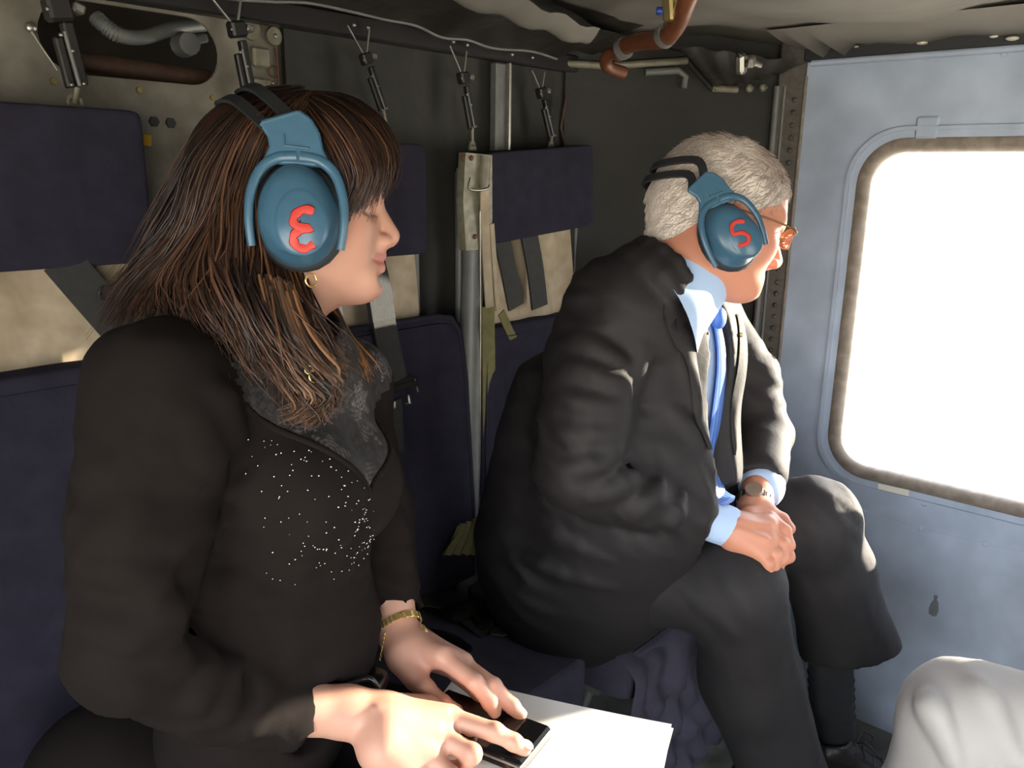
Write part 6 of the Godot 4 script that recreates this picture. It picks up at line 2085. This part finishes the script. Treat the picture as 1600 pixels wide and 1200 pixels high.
# frame: x forward, y up along the cup, z outward from the head, origin on the cup's rim plane
func muff_side(s: Node3D, cup: Transform3D, plate_tilt: float, stroke: Array, w: float, h: float, brush := 0.0042) -> void:
	var m := MB.new()
	var rows := []
	for q in [1.01, 1.0, 0.94, 0.84, 0.76, 0.68, 0.645, 0.62, 0.55, 0.42, 0.3, 0.15, 0.02]:
		var row := []
		for i in 40:
			var o := cup_outline(TAU * i / 40.0, w, h)
			# the inner panel sits a little low and forward
			var sh := Vector2(0.007, -0.011) * clampf((0.84 - q) * 5.0, 0.0, 1.0)
			row.append(cup * Vector3(o.x * q + sh.x, o.y * q + sh.y, dome(q)))
		rows.append(row)
	m.grid(rows, cup.basis.z, Color.WHITE, true)
	var c := part("cup", m, M.muff, s)
	m = MB.new()
	var pts := []
	for i in 26:
		var o := cup_outline(TAU * i / 24.0, w * 0.86, h * 0.88)
		pts.append(cup * Vector3(o.x, o.y, -0.007))
	m.tube(pts, [0.0125], 8, Color.WHITE, false)
	part("ear_cushion", m, M.cushion, s)
	if stroke.size():
		m = MB.new()
		var path := []
		for q in smooth(stroke, 3):
			var e := Vector2((q.x - 0.007) / w, (q.y + 0.011) / h).length()
			path.append(cup * Vector3(q.x, q.y, dome(e) + 0.0006))
		var rad := []
		for i in path.size(): rad.append(brush * (0.75 + 0.4 * absf(sin(i * 0.9))))
		m.tube(path, rad, 8, Color.WHITE, true, 0.16, cup.basis.z)
		part("painted_mark", m, M.red, c)
	# forked yoke: two thin arms and the plate above them
	m = MB.new()
	for g in [-1.0, 1.0]:
		var arm := smooth([Vector3(g * 0.002, 0.0565, 0.013), Vector3(g * 0.021, 0.0535, 0.0145), Vector3(g * 0.0365, 0.0405, 0.016), Vector3(g * 0.0448, 0.017, 0.017), Vector3(g * 0.0462, -0.009, 0.016), Vector3(g * 0.0435, -0.034, 0.013)], 5)
		var rad := []
		var at := []
		for i in arm.size():
			rad.append(lerpf(0.0062, 0.0042, i / float(arm.size() - 1)))
			at.append(cup * arm[i])
		m.tube(at, rad, 10, Color.WHITE, true, 0.75, cup.basis.z)
	var poly := PackedVector2Array()
	for q in [[-0.031, 0.051], [0.029, 0.050], [0.0215, 0.064], [0.0175, 0.081], [0.0095, 0.093], [-0.001, 0.0995], [-0.036, 0.087], [-0.0275, 0.075], [-0.0255, 0.064]]: poly.append(Vector2(q[0], q[1]))
	if plate_tilt < 0.0:
		for i in poly.size(): poly[i].x = -poly[i].x
	m.prism(poly, cup * Vector3(0, 0, 0.0095), cup.basis.x, cup.basis.y, cup.basis.z * 0.006)
	for i in poly.size():
		var p0 := poly[i]
		var p1 := poly[(i + 1) % poly.size()]
		m.tube([cup * Vector3(p0.x, p0.y, 0.0125), cup * Vector3(p1.x, p1.y, 0.0125)], [0.0032], 8)
	m.tube([cup * Vector3(-0.013, 0.066, 0.0158), cup * Vector3(0.011, 0.0645, 0.0158)], [0.0014], 6)
	m.tube([cup * Vector3(-0.013, 0.066, 0.0158), cup * Vector3(-0.014, 0.078, 0.0158)], [0.001], 6)
	part("yoke", m, M.muff, s)

func ear_defenders(head: Transform3D, cup: Transform3D, tilt: float, crown: Array, stroke: Array, w: float, h: float, label: String) -> void:
	var s := thing("ear_defenders", label, "ear defenders", "blue ear defenders")
	muff_side(s, cup, tilt, stroke, w, h, 0.0044 if tilt < 0.4 else 0.0034)
	# the far cup mirrors the near one in the head's middle plane
	var inv := head.affine_inverse()
	var p := inv * cup.origin
	var hb := head.basis.orthonormalized()
	var far := Transform3D(Basis(-cup.basis.x, cup.basis.y, -cup.basis.z), head * Vector3(p.x, p.y, -p.z))
	far.basis = Basis(-hb.x, hb.y, -hb.z).orthonormalized() * Basis(Vector3(0, 0, 1), -hb.x.signed_angle_to(cup.basis.x, hb.z))
	muff_side(s, far, -tilt, [], w, h)
	# two black bands from yoke to yoke
	for g in [-1.0, 1.0]:
		var end: Vector3 = Vector3(-0.0185, 0.088, 0.0115) + Vector3(0.0125, 0.0045, 0) * g
		var pts := [cup * end]
		for c in crown: pts.append(head * (c + crown_side(crown, g)))
		pts.append(far * Vector3(-end.x, end.y, end.z))
		var sm := smooth(pts, 6)
		var wide := []
		for i in sm.size():
			var t := i / float(sm.size() - 1)
			wide.append((cup.basis.x.lerp((head.basis * crown_side(crown, 1.0)).normalized(), sin(PI * t))).normalized())
		var m := MB.new()
		m.strap(sm, wide, 0.0125, 0.004)
		part("headband", m, M.rubber, s)

func crown_side(crown: Array, g: float) -> Vector3:
	# the bands lie side by side, across the way the arc runs
	var mid: Vector3 = crown[crown.size() / 2]
	return Vector3(mid.y, -mid.x, 0).normalized() * 0.0125 * g

func sheet_of_paper(at: Vector3, along: Vector3, turn: float, label: String) -> void:
	var m := MB.new()
	var b := Basis(Vector3.UP, turn)
	var x := b * along
	var z := Vector3.UP.cross(x).normalized()
	var rows := []
	var under := []
	for j in 9:
		var row := []
		var row2 := []
		for i in 13:
			var u := i / 12.0 - 0.5
			var w := j / 8.0 - 0.5
			var p := at + x * u * 0.297 + z * w * 0.21 + Vector3.UP * (0.012 * u * u - 0.01 * w * w)
			row.append(p)
			row2.append(p - Vector3.UP * 0.0004)
		rows.append(row)
		under.append(row2)
	m.grid(rows, Vector3.UP)
	m.grid(under, Vector3.DOWN)
	single("paper_sheet", m, M.paper, label, "paper", "sheets of paper on the lap")

func build_props() -> void:
	# woman's ear defenders
	var head := woman_head_frame()
	var hb := head.basis
	var cup := Transform3D(Basis(hb.x, hb.y, hb.z), Vector3(-0.0351, 1.2543, 0.5048))
	var px := 0.00063
	var stroke := []
	for q in [[499, 338], [484, 336], [471, 346], [470, 358], [482, 364], [496, 363], [478, 369], [469, 379], [474, 392], [488, 395], [499, 387]]: stroke.append(Vector3((q[0] - 468) * px, -(q[1] - 337) * px, 0))
	ear_defenders(head, cup, deg_to_rad(12.0), [Vector3(-0.05, 0.114, 0.052), Vector3(-0.076, 0.122, 0.0), Vector3(-0.05, 0.114, -0.052)], stroke, 0.0405, 0.0515, "blue ear defenders with a red painted curl worn by the woman")
	# man's ear defenders, worn behind the head
	head = man_head_frame()
	hb = head.basis.orthonormalized()
	cup = Transform3D(hb * Basis(Vector3(0, 0, 1), deg_to_rad(44.0)), Vector3(0.6432, 1.2120, 0.6310))
	px = 0.00095
	stroke = []
	for q in [[1151, 354], [1138, 355], [1131, 363], [1134, 374], [1146, 372], [1156, 377], [1156, 386], [1148, 391], [1141, 390]]: stroke.append(Vector3((q[0] - 1143) * px, -(q[1] - 370) * px, 0).rotated(Vector3(0, 0, 1), deg_to_rad(-24.0)))
	ear_defenders(head, cup, deg_to_rad(34.0), [Vector3(-0.094, 0.038, 0.07), Vector3(-0.136, 0.03, 0.0), Vector3(-0.094, 0.038, -0.07)], stroke, 0.039, 0.05, "blue ear defenders with a worn red numeral worn by the man")
	# man's glasses
	var s := thing("eyeglasses", "thin brown-framed eyeglasses on the man's nose", "glasses")
	for g in [-1.0, 1.0]:
		var m := MB.new()
		var pts := []
		for i in 22:
			var a := TAU * i / 20.0
			pts.append(head * Vector3(0.1 - 0.008 * absf(cos(a)), 0.008 + sin(a) * 0.017, g * 0.034 + cos(a) * 0.023))
		m.tube(pts, [0.0011], 6, Color.WHITE, false)
		part("rim", m, M.frame_gold, s)
		m = MB.new()
		m.face(pts.slice(0, 20), head.basis.x)
		part("lens", m, M.glass, s)
		m = MB.new()
		m.tube(smooth([head * Vector3(0.094, 0.008, g * 0.058), head * Vector3(0.086, 0.01, g * 0.072), head * Vector3(0.04, 0.008, g * 0.079), head * Vector3(-0.005, 0.004, g * 0.08)], 3), [0.0016], 6)
		part("temple", m, M.frame_gold, s)
	var br := MB.new()
	br.tube(smooth([head * Vector3(0.098, 0.006, -0.012), head * Vector3(0.104, 0.009, 0.0), head * Vector3(0.098, 0.006, 0.012)], 3), [0.0012], 6)
	part("bridge", br, M.frame_gold, s)
	# woman's jewellery
	var m := MB.new()
	ring(m, Vector3(-0.0364, 1.1905, 0.5231), Vector3(0.0309, 0.1733, 0.9844), 0.0068, 0.0011, 20)
	single("earring", m, M.gold, "small gold hoop earring under the woman's ear defender", "earring")
	s = thing("necklace", "thin gold necklace with a looped pendant at the woman's neckline", "necklace")
	m = MB.new()
	m.tube(smooth([Vector3(-0.0350, 1.1483, 0.5144), Vector3(-0.0506, 1.1235, 0.5374), Vector3(-0.0565, 1.1100, 0.5514), Vector3(-0.0610, 1.0993, 0.5613)], 4), [0.0007], 5)
	part("chain", m, M.gold, s)
	m = MB.new()
	ring(m, Vector3(-0.0682, 1.1080, 0.5592), Vector3(-0.5591, 0.3378, 0.7572), 0.004, 0.0009, 14)
	ring(m, Vector3(-0.0659, 1.1020, 0.5641), Vector3(0.1169, 0.2562, 0.9595), 0.0065, 0.0009, 14)
	part("pendant", m, M.gold, s)
	s = thing("bracelet", "gold link watch bracelet with a dangling chain on the woman's wrist", "bracelet")
	var wc := Vector3(0.1125, 0.7165, 0.4740)
	var ax := (Vector3(0.1047, 0.6952, 0.5029) - Vector3(0.1224, 0.7339, 0.4537)).normalized()
	var u := ax.cross(Vector3(0, 1, 0.3)).normalized()
	var w := ax.cross(u).normalized()
	for i in 30:
		var a := TAU * i / 30.0
		var r := u * cos(a) + w * sin(a)
		m = MB.new()
		m.box(wc + r * 0.029, Vector3(0.0056, 0.0095, 0.003), Basis(ax.cross(r).normalized(), ax, r), 0.0008)
		part("link", m, M.gold, s)
	m = MB.new()
	m.ball(Vector3(0.1209, 0.7174, 0.5126), Vector3(0.008, 0.011, 0.005), Basis(ax.cross(u), ax, u), Color.WHITE, 12, 8)
	part("watch_case", m, M.gold, s)
	for i in 7:
		m = MB.new()
		ring(m, (Vector3(0.0814, 0.7203, 0.4827)).lerp(Vector3(0.0685, 0.6910, 0.4871), i / 6.0), Vector3(1, 0.4 * (i % 2), 1), 0.0028, 0.0009, 10)
		part("chain_link", m, M.gold, s)
	# man's watch
	s = thing("wristwatch", "dark metal wristwatch on the man's left wrist", "watch")
	wc = Vector3(0.7815, 0.7433, 0.6503)
	ax = (Vector3(0.7674, 0.7342, 0.6581) - Vector3(0.8082, 0.7573, 0.6408)).normalized()
	u = ax.cross(Vector3(0, 1, 0.3)).normalized()
	w = ax.cross(u).normalized()
	for i in 22:
		var a := TAU * i / 22.0
		var r := u * cos(a) + w * sin(a)
		m = MB.new()
		m.box(wc + r * 0.0305, Vector3(0.007, 0.014, 0.003), Basis(ax.cross(r).normalized(), ax, r), 0.001)
		part("link", m, M.black_metal if i % 2 == 0 else M.steel, s)
	m = MB.new()
	var wr := Vector3(-0.4862, 0.8698, 0.0843)
	wr = (wr - ax * wr.dot(ax)).normalized()
	m.tube([wc + wr * 0.03, wc + wr * 0.036], [0.016, 0.015], 18)
	part("watch_case", m, M.steel, s)
	# papers and phone on the lap
	var along := (Vector3(0.2900, 0.6220, 0.7924) - Vector3(0.1686, 0.6220, 0.5081)).normalized()
	var across := Vector3.UP.cross(along).normalized()
	if across.dot(Vector3(-1, 0, 0)) < 0.0: across = -across
	var corner := Vector3(0.2900, 0.6220, 0.7924)
	var mid := corner - along * 0.1485 + across * 0.105
	var place_label := ["lowest white sheet of paper in the pile on the woman's lap", "middle white sheet of paper in the pile on the woman's lap", "topmost white sheet of paper under the phone on the woman's lap"]
	for i in 3: sheet_of_paper(mid + Vector3(0.002 * i, 0.0016 * i - 0.001, -0.003 * i), along, [0.025, -0.012, 0.0][i], place_label[i])
	s = thing("phone", "black smartphone in a glossy black case under the woman's fingertips", "phone")
	var pa := Vector3(0.22, 0, 0.975).normalized()
	var pb := Basis(Vector3.UP.cross(pa).normalized(), Vector3.UP, pa)
	var pc := Vector3(0.1622, 0.6320, 0.6933) - pa * 0.074 - pb.x * 0.037
	m = MB.new()
	m.box(pc, Vector3(0.08, 0.008, 0.153), pb, 0.0035)
	part("case", m, M.glossy, s)
	m = MB.new()
	m.box(pc + Vector3(0, 0.0055, 0), Vector3(0.077, 0.003, 0.15), pb, 0.001)
	part("bezel", m, M.steel, s)
	m = MB.new()
	m.box(pc + Vector3(0, 0.0105, 0), Vector3(0.079, 0.008, 0.152), pb, 0.0036)
	part("screen", m, M.phone_glass, s)
	# glossy pouch on the lap by the wrist
	m = MB.new()
	pad(m, Vector3(0.0102, 0.6856, 0.5168), Vector3(0.085, 0.035, 0.06), Basis(Vector3.UP, 0.5), 0.55, 28, 14)
	m.tube(smooth([Vector3(-0.0231, 0.7164, 0.5064), Vector3(-0.0194, 0.7198, 0.5325), Vector3(0.0045, 0.7201, 0.5438), Vector3(0.0129, 0.7063, 0.5507)], 4), [0.004], 8)
	single("glossy_pouch", m, M.glossy, "small glossy black pouch on the woman's lap between her wrists", "pouch")
